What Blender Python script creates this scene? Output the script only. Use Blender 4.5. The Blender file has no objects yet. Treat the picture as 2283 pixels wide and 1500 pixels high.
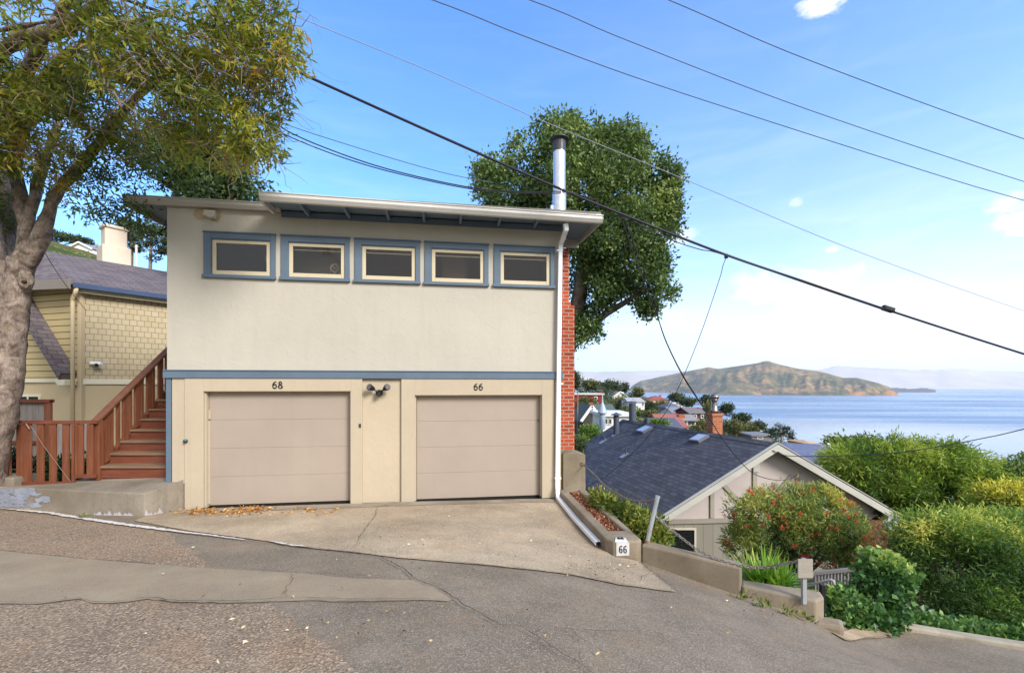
import bpy, math, random
import numpy as np
from mathutils import Vector, Matrix, noise as mnoise
from mathutils.geometry import delaunay_2d_cdt

random.seed(7)
F, CX, HY = 1015.0, 1141.5, 862.0          # focal length in photo pixels, principal column, horizon row
scene = bpy.context.scene
COL = scene.collection
def R(a): return math.radians(a)
def P(px, py, Y): return Vector(((px - CX) / F * Y, Y, -(py - HY) / F * Y))
def sst(a, b, x):
    t = min(1.0, max(0.0, (x - a) / (b - a))); return t * t * (3 - 2 * t)
def lerp(a, b, t): return a + (b - a) * t
def interp(x, xs, ys): return float(np.interp(x, xs, ys))

# ------------------------------------------------------------------ mesh collector
WM = {}                                       # world matrices of roots, by object
class MB:
    def __init__(s): s.v = []; s.f = []
    def add(s, vs, fs):
        n = len(s.v); s.v += [tuple(v) for v in vs]; s.f += [tuple(i + n for i in f) for f in fs]; return s
    def box(s, lo, hi, m=None):
        x0, y0, z0 = lo; x1, y1, z1 = hi
        vs = [(x0,y0,z0),(x1,y0,z0),(x1,y1,z0),(x0,y1,z0),(x0,y0,z1),(x1,y0,z1),(x1,y1,z1),(x0,y1,z1)]
        if m is not None: vs = [m @ Vector(v) for v in vs]
        return s.add(vs, [(0,3,2,1),(4,5,6,7),(0,1,5,4),(1,2,6,5),(2,3,7,6),(3,0,4,7)])
    def beam(s, p0, p1, w, h, up=(0,0,1)):
        p0 = Vector(p0); p1 = Vector(p1); d = p1 - p0; L = d.length; d.normalize()
        u = Vector(up); x = d.cross(u)
        if x.length < 1e-4: x = d.cross(Vector((1,0,0)))
        x.normalize(); z = x.cross(d)
        m = Matrix((( x.x, d.x, z.x, p0.x),( x.y, d.y, z.y, p0.y),( x.z, d.z, z.z, p0.z),(0,0,0,1)))
        return s.box((-w/2,0,-h/2),(w/2,L,h/2), m)
    def prism(s, poly, z0, z1):                # poly: list of (x,y), ccw ; z0/z1 numbers or lists
        n = len(poly)
        a = [z0]*n if not isinstance(z0,(list,tuple)) else z0
        b = [z1]*n if not isinstance(z1,(list,tuple)) else z1
        vs = [(x,y,a[i]) for i,(x,y) in enumerate(poly)] + [(x,y,b[i]) for i,(x,y) in enumerate(poly)]
        fs = [tuple(range(n-1,-1,-1)), tuple(range(n,2*n))] + [(i,(i+1)%n,n+(i+1)%n,n+i) for i in range(n)]
        return s.add(vs, fs)
    def slab(s, pts, off):                     # polygon pts (3D) extruded by vector off
        n = len(pts); off = Vector(off)
        vs = [Vector(p) for p in pts] + [Vector(p)+off for p in pts]
        fs = [tuple(range(n-1,-1,-1)), tuple(range(n,2*n))] + [(i,(i+1)%n,n+(i+1)%n,n+i) for i in range(n)]
        return s.add(vs, fs)
    def tube(s, pts, rad, n=8, cap=True, squash=None):
        pts = [Vector(p) for p in pts]; m = len(pts)
        if not isinstance(rad,(list,tuple)): rad = [rad]*m
        vs = []; prev = None
        for i in range(m):
            t = (pts[min(i+1,m-1)] - pts[max(i-1,0)])
            if t.length < 1e-9: t = Vector((0,0,1))
            t.normalize()
            if prev is None:
                a = Vector((0,0,1)) if abs(t.z) < .9 else Vector((1,0,0))
                prev = t.cross(a).normalized()
            else:
                prev = prev - t * prev.dot(t)
                prev = prev.normalized() if prev.length > 1e-6 else t.orthogonal().normalized()
            b = t.cross(prev)
            for k in range(n):
                a = 2*math.pi*k/n
                vs.append(pts[i] + (prev*math.cos(a) + b*math.sin(a))*rad[i])
        fs = []
        for i in range(m-1):
            for k in range(n):
                k2 = (k+1)%n
                fs.append((i*n+k, i*n+k2, (i+1)*n+k2, (i+1)*n+k))
        if cap: fs += [tuple(range(n-1,-1,-1)), tuple(range((m-1)*n, m*n))]
        return s.add(vs, fs)
    def cyl(s, p0, p1, r, n=12, r1=None): return s.tube([p0,p1],[r, r if r1 is None else r1], n)
    def lathe(s, c, prof, n=16):               # prof: (r,z) about vertical axis through c
        c = Vector(c); m = len(prof); vs = []
        for r,z in prof:
            for k in range(n):
                a = 2*math.pi*k/n; vs.append((c.x+r*math.cos(a), c.y+r*math.sin(a), c.z+z))
        fs = [(i*n+k, i*n+(k+1)%n, (i+1)*n+(k+1)%n, (i+1)*n+k) for i in range(m-1) for k in range(n)]
        fs += [tuple(range(n-1,-1,-1)), tuple(range((m-1)*n, m*n))]
        return s.add(vs, fs)
    def ball(s, c, r, n=10, m=6, sq=(1,1,1)):
        c = Vector(c); vs = [c + Vector((0,0,-r*sq[2]))]
        for i in range(1,m):
            a = -math.pi/2 + math.pi*i/m
            for k in range(n):
                b = 2*math.pi*k/n
                vs.append(c + Vector((r*math.cos(a)*math.cos(b)*sq[0], r*math.cos(a)*math.sin(b)*sq[1], r*math.sin(a)*sq[2])))
        vs.append(c + Vector((0,0,r*sq[2])))
        fs = [(0, 1+(k+1)%n, 1+k) for k in range(n)]
        for i in range(m-2):
            for k in range(n):
                fs.append((1+i*n+k, 1+i*n+(k+1)%n, 1+(i+1)*n+(k+1)%n, 1+(i+1)*n+k))
        t = len(vs)-1
        fs += [(1+(m-2)*n+k, 1+(m-2)*n+(k+1)%n, t) for k in range(n)]
        return s.add(vs, fs)

def finish(o, parent):
    COL.objects.link(o)
    if parent is not None: o.parent = parent
    return o

def obj(name, mb, mat, parent=None, local=False, smooth=False, bevel=0, uv=True):
    """ONE mesh object out of a collector. World coordinates go in (or, with local=True, the parent's own)."""
    me = bpy.data.meshes.new(name)
    vs = mb.v
    inv = None
    root = parent
    while root is not None and root not in WM: root = root.parent
    if root is not None and not local:
        inv = WM[root].inverted(); vs = [inv @ Vector(v) for v in vs]
    me.from_pydata([tuple(v) for v in vs], [], mb.f)
    me.validate()
    if uv:
        lay = me.uv_layers.new(name='UVMap')
        up = Vector((0,0,1))
        co = [v.co for v in me.vertices]
        for p in me.polygons:
            n = p.normal
            t = up.cross(n)
            if t.length < .05: t = Vector((1,0,0)); b = Vector((0,1,0))
            else: t.normalize(); b = n.cross(t)
            for li in p.loop_indices:
                c = co[me.loops[li].vertex_index]; lay.data[li].uv = (c.dot(t), c.dot(b))
    if smooth: me.shade_smooth()
    me.materials.append(mat)
    o = bpy.data.objects.new(name, me)
    finish(o, parent)
    if bevel:
        bv = o.modifiers.new('edge', 'BEVEL'); bv.width = bevel; bv.segments = 2; bv.limit_method = 'ANGLE'; bv.angle_limit = R(40)
    return o

def tag(o, label=None, cat=None, group=None, kind=None):
    if label: o['label'] = label
    if cat: o['category'] = cat
    if group: o['group'] = group
    if kind: o['kind'] = kind
    return o
def thing(name, label, cat, loc=(0,0,0), rz=0.0, group=None):
    o = bpy.data.objects.new(name, None); COL.objects.link(o)
    o.empty_display_size = .2
    o.location = loc; o.rotation_euler = (0,0,rz)
    WM[o] = Matrix.Translation(Vector(loc)) @ Matrix.Rotation(rz, 4, 'Z')
    return tag(o, label, cat, group)
def struct(name, mb, mat, smooth=False, label=None, cat=None):
    return tag(obj(name, mb, mat, None, smooth=smooth), label, cat, None, 'structure')

# ------------------------------------------------------------------ materials
def lin(r, g, b):
    f = lambda c: (c/255/12.92) if c/255 <= .04045 else ((c/255+.055)/1.055)**2.4
    return (f(r), f(g), f(b), 1)
class NT:
    def __init__(s, name):
        s.m = bpy.data.materials.new(name); s.m.use_nodes = True
        s.t = s.m.node_tree; s.t.nodes.clear()
        s.out = s.n('ShaderNodeOutputMaterial')
    def n(s, t, **kw):
        x = s.t.nodes.new(t)
        for k, v in kw.items():
            if k.startswith('i_'): x.inputs[int(k[2:]) if k[2:].isdigit() else k[2:].replace('_',' ')].default_value = v
            else: setattr(x, k, v)
        return x
    def l(s, a, b): s.t.links.new(a, b)
    def coord(s, kind='Object'): return s.n('ShaderNodeTexCoord').outputs[kind]
    def mapping(s, vec, scale=(1,1,1), rot=(0,0,0)):
        m = s.n('ShaderNodeMapping'); m.inputs['Scale'].default_value = scale; m.inputs['Rotation'].default_value = rot
        s.l(vec, m.inputs['Vector']); return m.outputs[0]
    def noise(s, vec, scale, detail=4, rough=.55, dist=0):
        x = s.n('ShaderNodeTexNoise'); x.inputs['Scale'].default_value = scale; x.inputs['Detail'].default_value = detail
        x.inputs['Roughness'].default_value = rough; x.inputs['Distortion'].default_value = dist
        s.l(vec, x.inputs['Vector']); return x.outputs['Fac']
    def ramp(s, fac, stops, interp='LINEAR'):
        x = s.n('ShaderNodeValToRGB'); cr = x.color_ramp; cr.interpolation = interp
        while len(cr.elements) < len(stops): cr.elements.new(.5)
        for e, (p, c) in zip(cr.elements, stops):
            e.position = p; e.color = c if isinstance(c, tuple) else (c,c,c,1)
        s.l(fac, x.inputs[0]); return x.outputs[0]
    def mix(s, fac, a, b, mode='MIX'):
        x = s.n('ShaderNodeMix', data_type='RGBA', blend_type=mode)
        for sock, v in ((x.inputs[0], fac), (x.inputs[6], a), (x.inputs[7], b)):
            if hasattr(v, 'links'): s.l(v, sock)
            else: sock.default_value = v
        return x.outputs[2]
    def math(s, op, a, b=0.0):
        x = s.n('ShaderNodeMath', operation=op)
        for sock, v in ((x.inputs[0], a), (x.inputs[1], b)):
            if hasattr(v, 'links'): s.l(v, sock)
            else: sock.default_value = v
        return x.outputs[0]
    def bump(s, h, strength=.3, dist=.01, normal=None):
        x = s.n('ShaderNodeBump'); x.inputs['Strength'].default_value = strength; x.inputs['Distance'].default_value = dist
        s.l(h, x.inputs['Height'])
        if normal is not None: s.l(normal, x.inputs['Normal'])
        return x.outputs[0]
    def pbr(s, color, rough=.8, spec=.3, metal=0, normal=None, **kw):
        b = s.n('ShaderNodeBsdfPrincipled')
        if hasattr(color, 'links'): s.l(color, b.inputs['Base Color'])
        else: b.inputs['Base Color'].default_value = color
        if hasattr(rough, 'links'): s.l(rough, b.inputs['Roughness'])
        else: b.inputs['Roughness'].default_value = rough
        b.inputs['Specular IOR Level'].default_value = spec; b.inputs['Metallic'].default_value = metal
        if normal is not None: s.l(normal, b.inputs['Normal'])
        return b
    def done(s, b): s.l(b.outputs[0], s.out.inputs['Surface']); return s.m
def dk(c, k): return (c[0]*k, c[1]*k, c[2]*k, 1)

def paint(name, c, var=.12, scale=1.5, rough=.6, bump=.15, bscale=40, bdist=.004, spec=.3, streak=0):
    """painted or plain surface: broad tone drift, fine speckle, a little relief, faint weather streaks"""
    t = NT(name); co = t.coord()
    n1 = t.noise(co, scale, 5, .6); n2 = t.noise(co, bscale, 3, .6)
    col = t.mix(t.ramp(n1, [(.3,0.),(.7,1.)]), dk(c,1-var), dk(c,1+var*.6))
    col = t.mix(t.math('MULTIPLY', t.ramp(n2,[(.35,0.),(.75,1.)]), .18), col, dk(c,.75))
    if streak:
        ns = t.noise(t.mapping(co,(9,9,.5)), 1.0, 5, .65)
        col = t.mix(t.math('MULTIPLY', t.ramp(ns,[(.52,0.),(.8,1.)]), streak), col, dk(c,.55))
    nb = t.bump(n2, bump, bdist)
    return t.done(t.pbr(col, rough, spec, 0, nb))

def stucco(name, c, stain=.2):
    t = NT(name); co = t.coord()
    n1 = t.noise(co, .55, 6, .6); n2 = t.noise(co, 5, 4, .55, .6); n3 = t.noise(co, 70, 3, .6)
    col = t.mix(t.ramp(n1,[(.3,0.),(.7,1.)]), dk(c,.93), dk(c,1.05))
    n4 = t.noise(t.mapping(co,(5,5,.35)), 1.2, 5, .65)
    col = t.mix(t.math('MULTIPLY', t.ramp(n4,[(.5,0.),(.8,1.)]), stain), col, (c[0]*.78,c[1]*.74,c[2]*.66,1))
    # trowel marks: short raised arcs
    n5 = t.noise(t.mapping(co,(2.2,2.2,5)), 2.4, 6, .7, .6)
    col = t.mix(t.math('MULTIPLY', t.ramp(n5,[(.62,0.),(.74,1.)]), .30), col, (c[0]*.62,c[1]*.60,c[2]*.58,1))
    v = t.n('ShaderNodeTexVoronoi', feature='DISTANCE_TO_EDGE'); v.inputs['Scale'].default_value = 3.2
    t.l(t.mapping(co,(1,1,2.2)), v.inputs['Vector'])
    arcs = t.math('MULTIPLY', t.ramp(v.outputs[0],[(.0,1.),(.03,0.)]), t.ramp(n2,[(.52,0.),(.62,1.)]))
    h = t.math('ADD', t.math('ADD', t.math('MULTIPLY', n2, .9), t.math('MULTIPLY', n3, .18)), t.math('MULTIPLY', arcs, .25))
    return t.done(t.pbr(col, .85, .2, 0, t.bump(h, .40, .02)))

def concrete(name, c, stain=.45, rough=.9, speck=.35):
    t = NT(name); co = t.coord()
    n1 = t.noise(co, 1.1, 7, .65); n2 = t.noise(co, 9, 5, .65); n3 = t.noise(co, 90, 3, .7)
    col = t.mix(t.ramp(n1,[(.32,0.),(.68,1.)]), (c[0]*.55,c[1]*.52,c[2]*.47,1), dk(c,1.18))
    col = t.mix(t.math('MULTIPLY', t.ramp(n2,[(.5,0.),(.75,1.)]), stain), col, (c[0]*.52,c[1]*.48,c[2]*.42,1))
    n4 = t.noise(t.mapping(co,(7,7,.8)), 1.0, 4, .6)
    col = t.mix(t.math('MULTIPLY', t.ramp(n4,[(.55,0.),(.75,1.)]), stain*.7), col, dk(c,.6))
    col = t.mix(t.math('MULTIPLY', t.ramp(n3,[(.55,0.),(.7,1.)]), speck), col, dk(c,1.35))
    h = t.math('ADD', n3, t.math('MULTIPLY', n2, .8))
    return t.done(t.pbr(col, rough, .2, 0, t.bump(h, .4, .006)))

def pavement(name, c, grain=220, speck=.5, dark=.4, patch=.5, bumpk=.5, warm=0, blot=1.3):
    """asphalt or exposed aggregate: stones of mixed tone, worn and oily areas"""
    t = NT(name); co = t.coord()
    v = t.n('ShaderNodeTexVoronoi'); v.inputs['Scale'].default_value = grain; t.l(co, v.inputs['Vector'])
    cell = t.n('ShaderNodeSeparateColor'); t.l(v.outputs['Color'], cell.inputs[0])
    n1 = t.noise(co, blot, 8, .62); n2 = t.noise(co, 3.4, 7, .72, .4); nf = t.noise(co, grain*.45, 3, .8)
    col = t.mix(t.ramp(n1,[(.34,0.),(.66,1.)]), dk(c,1-patch*.55), dk(c,1+patch*.35))
    col = t.mix(t.math('MULTIPLY', t.ramp(n2,[(.48,0.),(.72,1.)]), dark), col, (c[0]*.55,c[1]*.54,c[2]*.54,1))
    lt = t.ramp(cell.outputs[0], [(.62,0.),(.95,1.)]); dkr = t.ramp(cell.outputs[1], [(.6,0.),(.95,1.)])
    col = t.mix(t.math('MULTIPLY', dkr, speck*.9), col, (c[0]*.42,c[1]*.38,c[2]*.36,1))
    col = t.mix(t.math('MULTIPLY', lt, speck), col, (c[0]*1.9+.03,c[1]*1.82+.03,c[2]*1.7+.03,1))
    col = t.mix(t.math('MULTIPLY', t.ramp(nf,[(.4,0.),(.7,1.)]), .3), col, dk(c,.6))
    if warm:
        n5 = t.noise(co, 2.3, 5, .6)
        col = t.mix(t.math('MULTIPLY', t.ramp(n5,[(.5,0.),(.72,1.)]), warm), col, (c[0]*1.3,c[1]*.98,c[2]*.72,1))
    h = t.math('ADD', v.outputs['Distance'], t.math('MULTIPLY', nf, .5))
    return t.done(t.pbr(col, .92, .25, 0, t.bump(h, bumpk, .006)))

def wood(name, c, axis=2, var=.35, rough=.7, wear=.25):
    t = NT(name); co = t.coord()
    sc = [14,14,14]; sc[axis] = 1.1
    n1 = t.noise(t.mapping(co, tuple(sc)), 1.6, 6, .65, .4); n2 = t.noise(co, 2.2, 5, .6)
    sc2 = [60,60,60]; sc2[axis] = 2
    n3 = t.noise(t.mapping(co, tuple(sc2)), 1, 3, .6)
    col = t.mix(t.ramp(n1,[(.3,0.),(.7,1.)]), dk(c,1-var), dk(c,1+var*.7))
    col = t.mix(t.math('MULTIPLY', t.ramp(n2,[(.5,0.),(.75,1.)]), wear), col, (c[0]*.8+.09,c[1]*.9+.08,c[2]*.9+.075,1))
    return t.done(t.pbr(col, rough, .25, 0, t.bump(t.math('ADD', n1, n3), .3, .004)))

def bricks(name, c1, c2, mortar, w, h, m=.006, rough=.85, bump=.5, bdist=.006, var=.3, off=.5, mrough=0.1, squash=1.0):
    """coursed surface (brickwork, shingles, lapped boards) laid in metres on each face's own plane"""
    t = NT(name); uv = t.coord('UV')
    n0 = t.noise(uv, 3.0, 3, .6)
    b = t.n('ShaderNodeTexBrick', offset=off, squash=squash)
    b.inputs['Color1'].default_value = c1; b.inputs['Color2'].default_value = c2; b.inputs['Mortar'].default_value = mortar
    b.inputs['Scale'].default_value = 1; b.inputs['Mortar Size'].default_value = m; b.inputs['Mortar Smooth'].default_value = mrough
    b.inputs['Bias'].default_value = 0; b.inputs['Brick Width'].default_value = w; b.inputs['Row Height'].default_value = h
    t.l(uv, b.inputs['Vector'])
    n1 = t.noise(uv, .9, 5, .6); n2 = t.noise(uv, 50, 4, .7)
    col = t.mix(t.math('MULTIPLY', t.ramp(n1,[(.3,0.),(.7,1.)]), var), b.outputs['Color'], t.mix(.6, b.outputs['Color'], (0.01,.01,.012,1)))
    col = t.mix(t.math('MULTIPLY', t.ramp(n2,[(.45,0.),(.75,1.)]), var*.8), col, t.mix(.5, col, (1,1,1,1), 'OVERLAY'))
    # a course tilts out towards its lower edge
    sep = t.n('ShaderNodeSeparateXYZ'); t.l(uv, sep.inputs[0])
    fr = t.math('FRACT', t.math('DIVIDE', sep.outputs[1], h))
    hh = t.math('ADD', t.math('SUBTRACT', 1.0, t.math('MULTIPLY', fr, .6)), t.math('MULTIPLY', b.outputs['Fac'], -1.0))
    hh = t.math('ADD', hh, t.math('MULTIPLY', n2, .25))
    return t.done(t.pbr(col, rough, .25, 0, t.bump(hh, bump, bdist)))

def leafmat(name, stops, trans=.3, rough=.5, spec=.35):
    t = NT(name)
    a = t.n('ShaderNodeAttribute', attribute_name='tint')
    col = t.ramp(a.outputs['Fac'], [(p, c) for p, c in stops])
    b = t.pbr(col, rough, spec)
    tr = t.n('ShaderNodeBsdfTranslucent'); t.l(t.mix(.6, col, t.mix(1.0, col, (1.25,1.2,.5,1), 'MULTIPLY')), tr.inputs[0])
    mx = t.n('ShaderNodeMixShader'); mx.inputs[0].default_value = trans
    t.l(b.outputs[0], mx.inputs[1]); t.l(tr.outputs[0], mx.inputs[2])
    t.l(mx.outputs[0], t.out.inputs['Surface']); return t.m

def bark(name, c, c2, scale=3, moss=None):
    t = NT(name); co = t.coord()
    n1 = t.noise(co, scale, 7, .65, .5); n2 = t.noise(t.mapping(co,(1,1,.35)), scale*6, 6, .7); n3 = t.noise(co, scale*1.7, 4, .6)
    col = t.mix(t.ramp(n1,[(.36,0.),(.62,1.)]), c2, c)
    col = t.mix(t.math('MULTIPLY', t.ramp(n2,[(.5,0.),(.68,1.)]), .6), col, dk(c2,.5))
    vo = t.n('ShaderNodeTexVoronoi', feature='DISTANCE_TO_EDGE'); vo.inputs['Scale'].default_value = scale*5; t.l(t.mapping(t.mix(.06, co, t.n('ShaderNodeTexNoise').outputs['Color']),(1,1,.45)), vo.inputs['Vector'])
    fis = t.ramp(vo.outputs[0],[(.0,1.),(.07,0.)])
    col = t.mix(t.math('MULTIPLY', t.math('MULTIPLY', fis, t.ramp(n3,[(.45,0.),(.6,1.)])), .75), col, dk(c2,.45))
    if moss: col = t.mix(t.math('MULTIPLY', t.ramp(n3,[(.56,0.),(.66,1.)]), .7), col, moss)
    return t.done(t.pbr(col, .9, .15, 0, t.bump(t.math('ADD', n2, n1), .8, .02)))

def metal(name, c, rough=.4, var=.2, m=.8):
    c = tuple(c[:3])+(1,)
    t = NT(name); co = t.coord()
    n = t.noise(co, 8, 5, .65)
    col = t.mix(t.ramp(n,[(.35,0.),(.7,1.)]), dk(c,1-var), c)
    return t.done(t.pbr(col, t.ramp(n,[(.3,rough*.8),(.7,min(1,rough*1.3))]), .5, m, t.bump(t.noise(co,60,2), .05, .002)))

def glass(name, tint=(.75,.78,.78,1), refl=1.0):
    t = NT(name); co = t.coord()
    tr = t.n('ShaderNodeBsdfTransparent'); tr.inputs[0].default_value = tint
    gl = t.n('ShaderNodeBsdfGlossy'); gl.inputs['Roughness'].default_value = .03
    t.l(t.bump(t.noise(co, 1.5, 2), .04, .05), gl.inputs['Normal'])
    fr = t.n('ShaderNodeFresnel'); fr.inputs[0].default_value = 1.5
    mx = t.n('ShaderNodeMixShader'); t.l(t.math('MULTIPLY', fr.outputs[0], refl), mx.inputs[0])
    t.l(tr.outputs[0], mx.inputs[1]); t.l(gl.outputs[0], mx.inputs[2])
    t.l(mx.outputs[0], t.out.inputs['Surface']); return t.m
def darkpane(name, c=(.012,.013,.015,1)):
    t = NT(name); return t.done(t.pbr(c, .06, .6))

# ------------------------------------------------------------------ leaves
def leaf_obj(name, C, D, L, W, tint, mat, parent, fold=.18, shape='leaf', seed=1):
    """one crown mesh: a folded diamond blade per leaf at C pointing along D"""
    rng = np.random.default_rng(seed)
    n = len(C)
    D = D / np.maximum(1e-6, np.linalg.norm(D, axis=1, keepdims=True))
    r = rng.normal(size=(n,3)); S = np.cross(D, r); S /= np.maximum(1e-6, np.linalg.norm(S, axis=1, keepdims=True))
    N = np.cross(S, D)
    L = np.asarray(L).reshape(-1,1)*np.ones((n,1)); W = np.asarray(W).reshape(-1,1)*np.ones((n,1))
    base = C; tip = C + D*L - N*L*.12
    k = .45 if shape == 'leaf' else .35
    l = C + D*L*k + S*W*.5 + N*W*fold; rr = C + D*L*k - S*W*.5 + N*W*fold
    V = np.stack([base, l, tip, rr], axis=1).reshape(-1,3)
    i = np.arange(n)*4
    T = np.stack([i, i+1, i+2, i, i+2, i+3], axis=1).reshape(-1)
    root = parent
    while root is not None and root not in WM: root = root.parent
    if root is not None:
        inv = np.array(WM[root].inverted()); V = V @ inv[:3,:3].T + inv[:3,3]
    me = bpy.data.meshes.new(name)
    me.vertices.add(len(V)); me.vertices.foreach_set('co', V.astype(np.float32).ravel())
    me.loops.add(len(T)); me.loops.foreach_set('vertex_index', T.astype(np.int32))
    me.polygons.add(len(T)//3)
    me.polygons.foreach_set('loop_start', np.arange(0,len(T),3,dtype=np.int32))
    me.update(calc_edges=True)
    at = me.attributes.new('tint','FLOAT','POINT'); at.data.foreach_set('value', np.repeat(np.clip(tint,0,1),4).astype(np.float32))
    me.materials.append(mat)
    o = bpy.data.objects.new(name, me); return finish(o, parent)

def cluster_pts(blobs, n, seed, shell=3.0, thr=None, freq=1.0, zmin=None):
    """points spread through a union of ellipsoids (cx,cy,cz,rx,ry,rz), thinned by a 3D noise so that gaps stay open"""
    rng = np.random.default_rng(seed); B = np.array(blobs, float)
    w = (B[:,3]*B[:,4]*B[:,5])**(2/3); w /= w.sum()
    k = rng.choice(len(B), size=n*2, p=w)
    d = rng.normal(size=(n*2,3)); d /= np.linalg.norm(d, axis=1, keepdims=True)
    r = rng.random(n*2)**(1/shell)
    C = B[k,:3] + d*B[k,3:6]*r[:,None]
    keep = np.ones(len(C), bool)
    if thr is not None:
        nz = np.array([mnoise.noise(Vector(c)*freq) for c in C]); keep &= nz > thr
    if zmin is not None: keep &= C[:,2] > zmin
    C = C[keep][:n]; d = d[keep][:n]; r = r[keep][:n]; k = k[keep][:n]
    return C, d, r, k
def foliage(name, blobs, n, per, L, W, mat, parent, seed=1, shell=3, thr=None, freq=1.0, spread=.08, up=.2, out=.7, jit=.6, tvar=.25, tbase=.4, tclump=.35, tup=0, zmin=None, lvar=.35, clumpf=1.2):
    rng = np.random.default_rng(seed+99)
    C, d, r, k = cluster_pts(blobs, n, seed, shell, thr, freq, zmin)
    n = len(C)
    tw = d*out + rng.normal(size=(n,3))*.5; tw[:,2] += up
    CC = np.repeat(C, per, 0) + rng.normal(size=(n*per,3))*spread
    DD = np.repeat(tw, per, 0)*.8 + rng.normal(size=(n*per,3))*jit
    cl = np.array([mnoise.noise(Vector(c)*clumpf + Vector((seed*3.1,0,0))) for c in C])
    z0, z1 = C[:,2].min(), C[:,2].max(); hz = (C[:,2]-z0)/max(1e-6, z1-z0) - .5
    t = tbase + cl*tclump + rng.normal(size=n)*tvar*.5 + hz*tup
    T = np.repeat(t, per) + rng.normal(size=n*per)*tvar*.5
    LL = L*(1 + rng.normal(size=n*per)*lvar*.5); LL = np.maximum(LL, L*.35)
    return leaf_obj(name, CC, DD, LL, W*LL/L, T, mat, parent, seed=seed)
def Bl(px, py, Y, rpx, rpy, rd):
    c = P(px, py, Y); return (c.x, c.y, c.z, rpx*Y/F, rd, rpy*Y/F)
def wander(p0, p1, n, amp, seed):
    rg = random.Random(seed); p0 = Vector(p0); p1 = Vector(p1); out = []
    for i in range(n+1):
        t = i/n; a = amp*math.sin(math.pi*t)
        out.append(p0.lerp(p1, t) + Vector((rg.uniform(-a,a), rg.uniform(-a,a), rg.uniform(-a,a))))
    return out
def smoothpath(pts, k=6):
    pts = [Vector(p) for p in pts]; out = []
    q = [pts[0]*2-pts[1]] + pts + [pts[-1]*2-pts[-2]]
    for i in range(1, len(q)-2):
        for j in range(k):
            t = j/k; a, b, c, d = q[i-1], q[i], q[i+1], q[i+2]
            out.append(.5*((2*b) + (c-a)*t + (2*a-5*b+4*c-d)*t*t + (3*b-a-3*c+d)*t**3))
    out.append(pts[-1]); return out
# ------------------------------------------------------------------ camera, light, sky
cam_d = bpy.data.cameras.new('camera'); cam = bpy.data.objects.new('camera', cam_d); COL.objects.link(cam)
cam.location = (0,0,0); cam.rotation_euler = (R(90),0,0)
cam_d.sensor_width = 36; cam_d.lens = 36*F/2283; cam_d.shift_y = (HY-750)/2283
cam_d.clip_start = .05; cam_d.clip_end = 120000
scene.camera = cam

SUN = Vector((.58,-.62,.55)).normalized()
EL = math.asin(SUN.z); AZ = math.atan2(SUN.x, SUN.y)
sl = bpy.data.lights.new('sun','SUN'); sl.energy = 1.7; sl.angle = R(20); sl.color = (1,.96,.91)
so = bpy.data.objects.new('sun', sl); COL.objects.link(so)
so.rotation_euler = SUN.to_track_quat('Z','Y').to_euler(); so.location = (0,0,60)

w = bpy.data.worlds.new('World'); scene.world = w; w.use_nodes = True
nt = w.node_tree; nt.nodes.clear()
class WT(NT):
    def __init__(s, t): s.t = t
W_ = WT(nt)
out = W_.n('ShaderNodeOutputWorld'); bg = W_.n('ShaderNodeBackground'); bg.inputs['Strength'].default_value = .15
sky = W_.n('ShaderNodeTexSky', sky_type='NISHITA'); sky.sun_disc = False; sky.sun_elevation = EL; sky.sun_rotation = AZ
sky.altitude = 50; sky.air_density = 1.0; sky.dust_density = .6; sky.ozone_density = 2.0
gen = W_.coord('Generated')
sepd = W_.n('ShaderNodeSeparateXYZ'); W_.l(gen, sepd.inputs[0])
el = sepd.outputs[2]
skyc = W_.mix(1.0, sky.outputs[0], (.30,.60,.87,1), 'MULTIPLY')
WHITE = (3.0,3.04,3.08,1)
# bright thin cloud low in the sky, thickest towards the bay
band = W_.ramp(el, [(0.0,1.0),(.12,.90),(.23,.42),(.42,.14),(.8,0.0)])
azr = W_.ramp(sepd.outputs[0], [(.0,.35),(.25,.8),(.6,1.0)])
wn = W_.noise(W_.mapping(gen,(1.5,1.5,7)), 2.2, 6, .6, .5)
bandf = W_.math('MULTIPLY', W_.math('MULTIPLY', band, azr), W_.ramp(wn, [(.2,.7),(.75,1.05)]))
col = W_.mix(bandf, skyc, WHITE)
# unseen white cloud bank added behind the viewer for neutral fill and brighter panes
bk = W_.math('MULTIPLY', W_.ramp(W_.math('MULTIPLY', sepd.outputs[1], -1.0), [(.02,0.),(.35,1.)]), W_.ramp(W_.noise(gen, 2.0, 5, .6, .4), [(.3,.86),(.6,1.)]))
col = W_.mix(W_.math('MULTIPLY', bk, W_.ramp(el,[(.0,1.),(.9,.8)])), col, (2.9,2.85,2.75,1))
# streaks of high cloud
ws = W_.noise(W_.mapping(gen,(1.0,2.5,9),(0,.25,.5)), 3.0, 7, .6, .8)
col = W_.mix(W_.math('MULTIPLY', W_.math('MULTIPLY', W_.ramp(ws,[(.5,0.),(.8,1.)]), W_.ramp(el,[(.05,.6),(.5,.12),(.8,0.)])), .6), col, WHITE)
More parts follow.
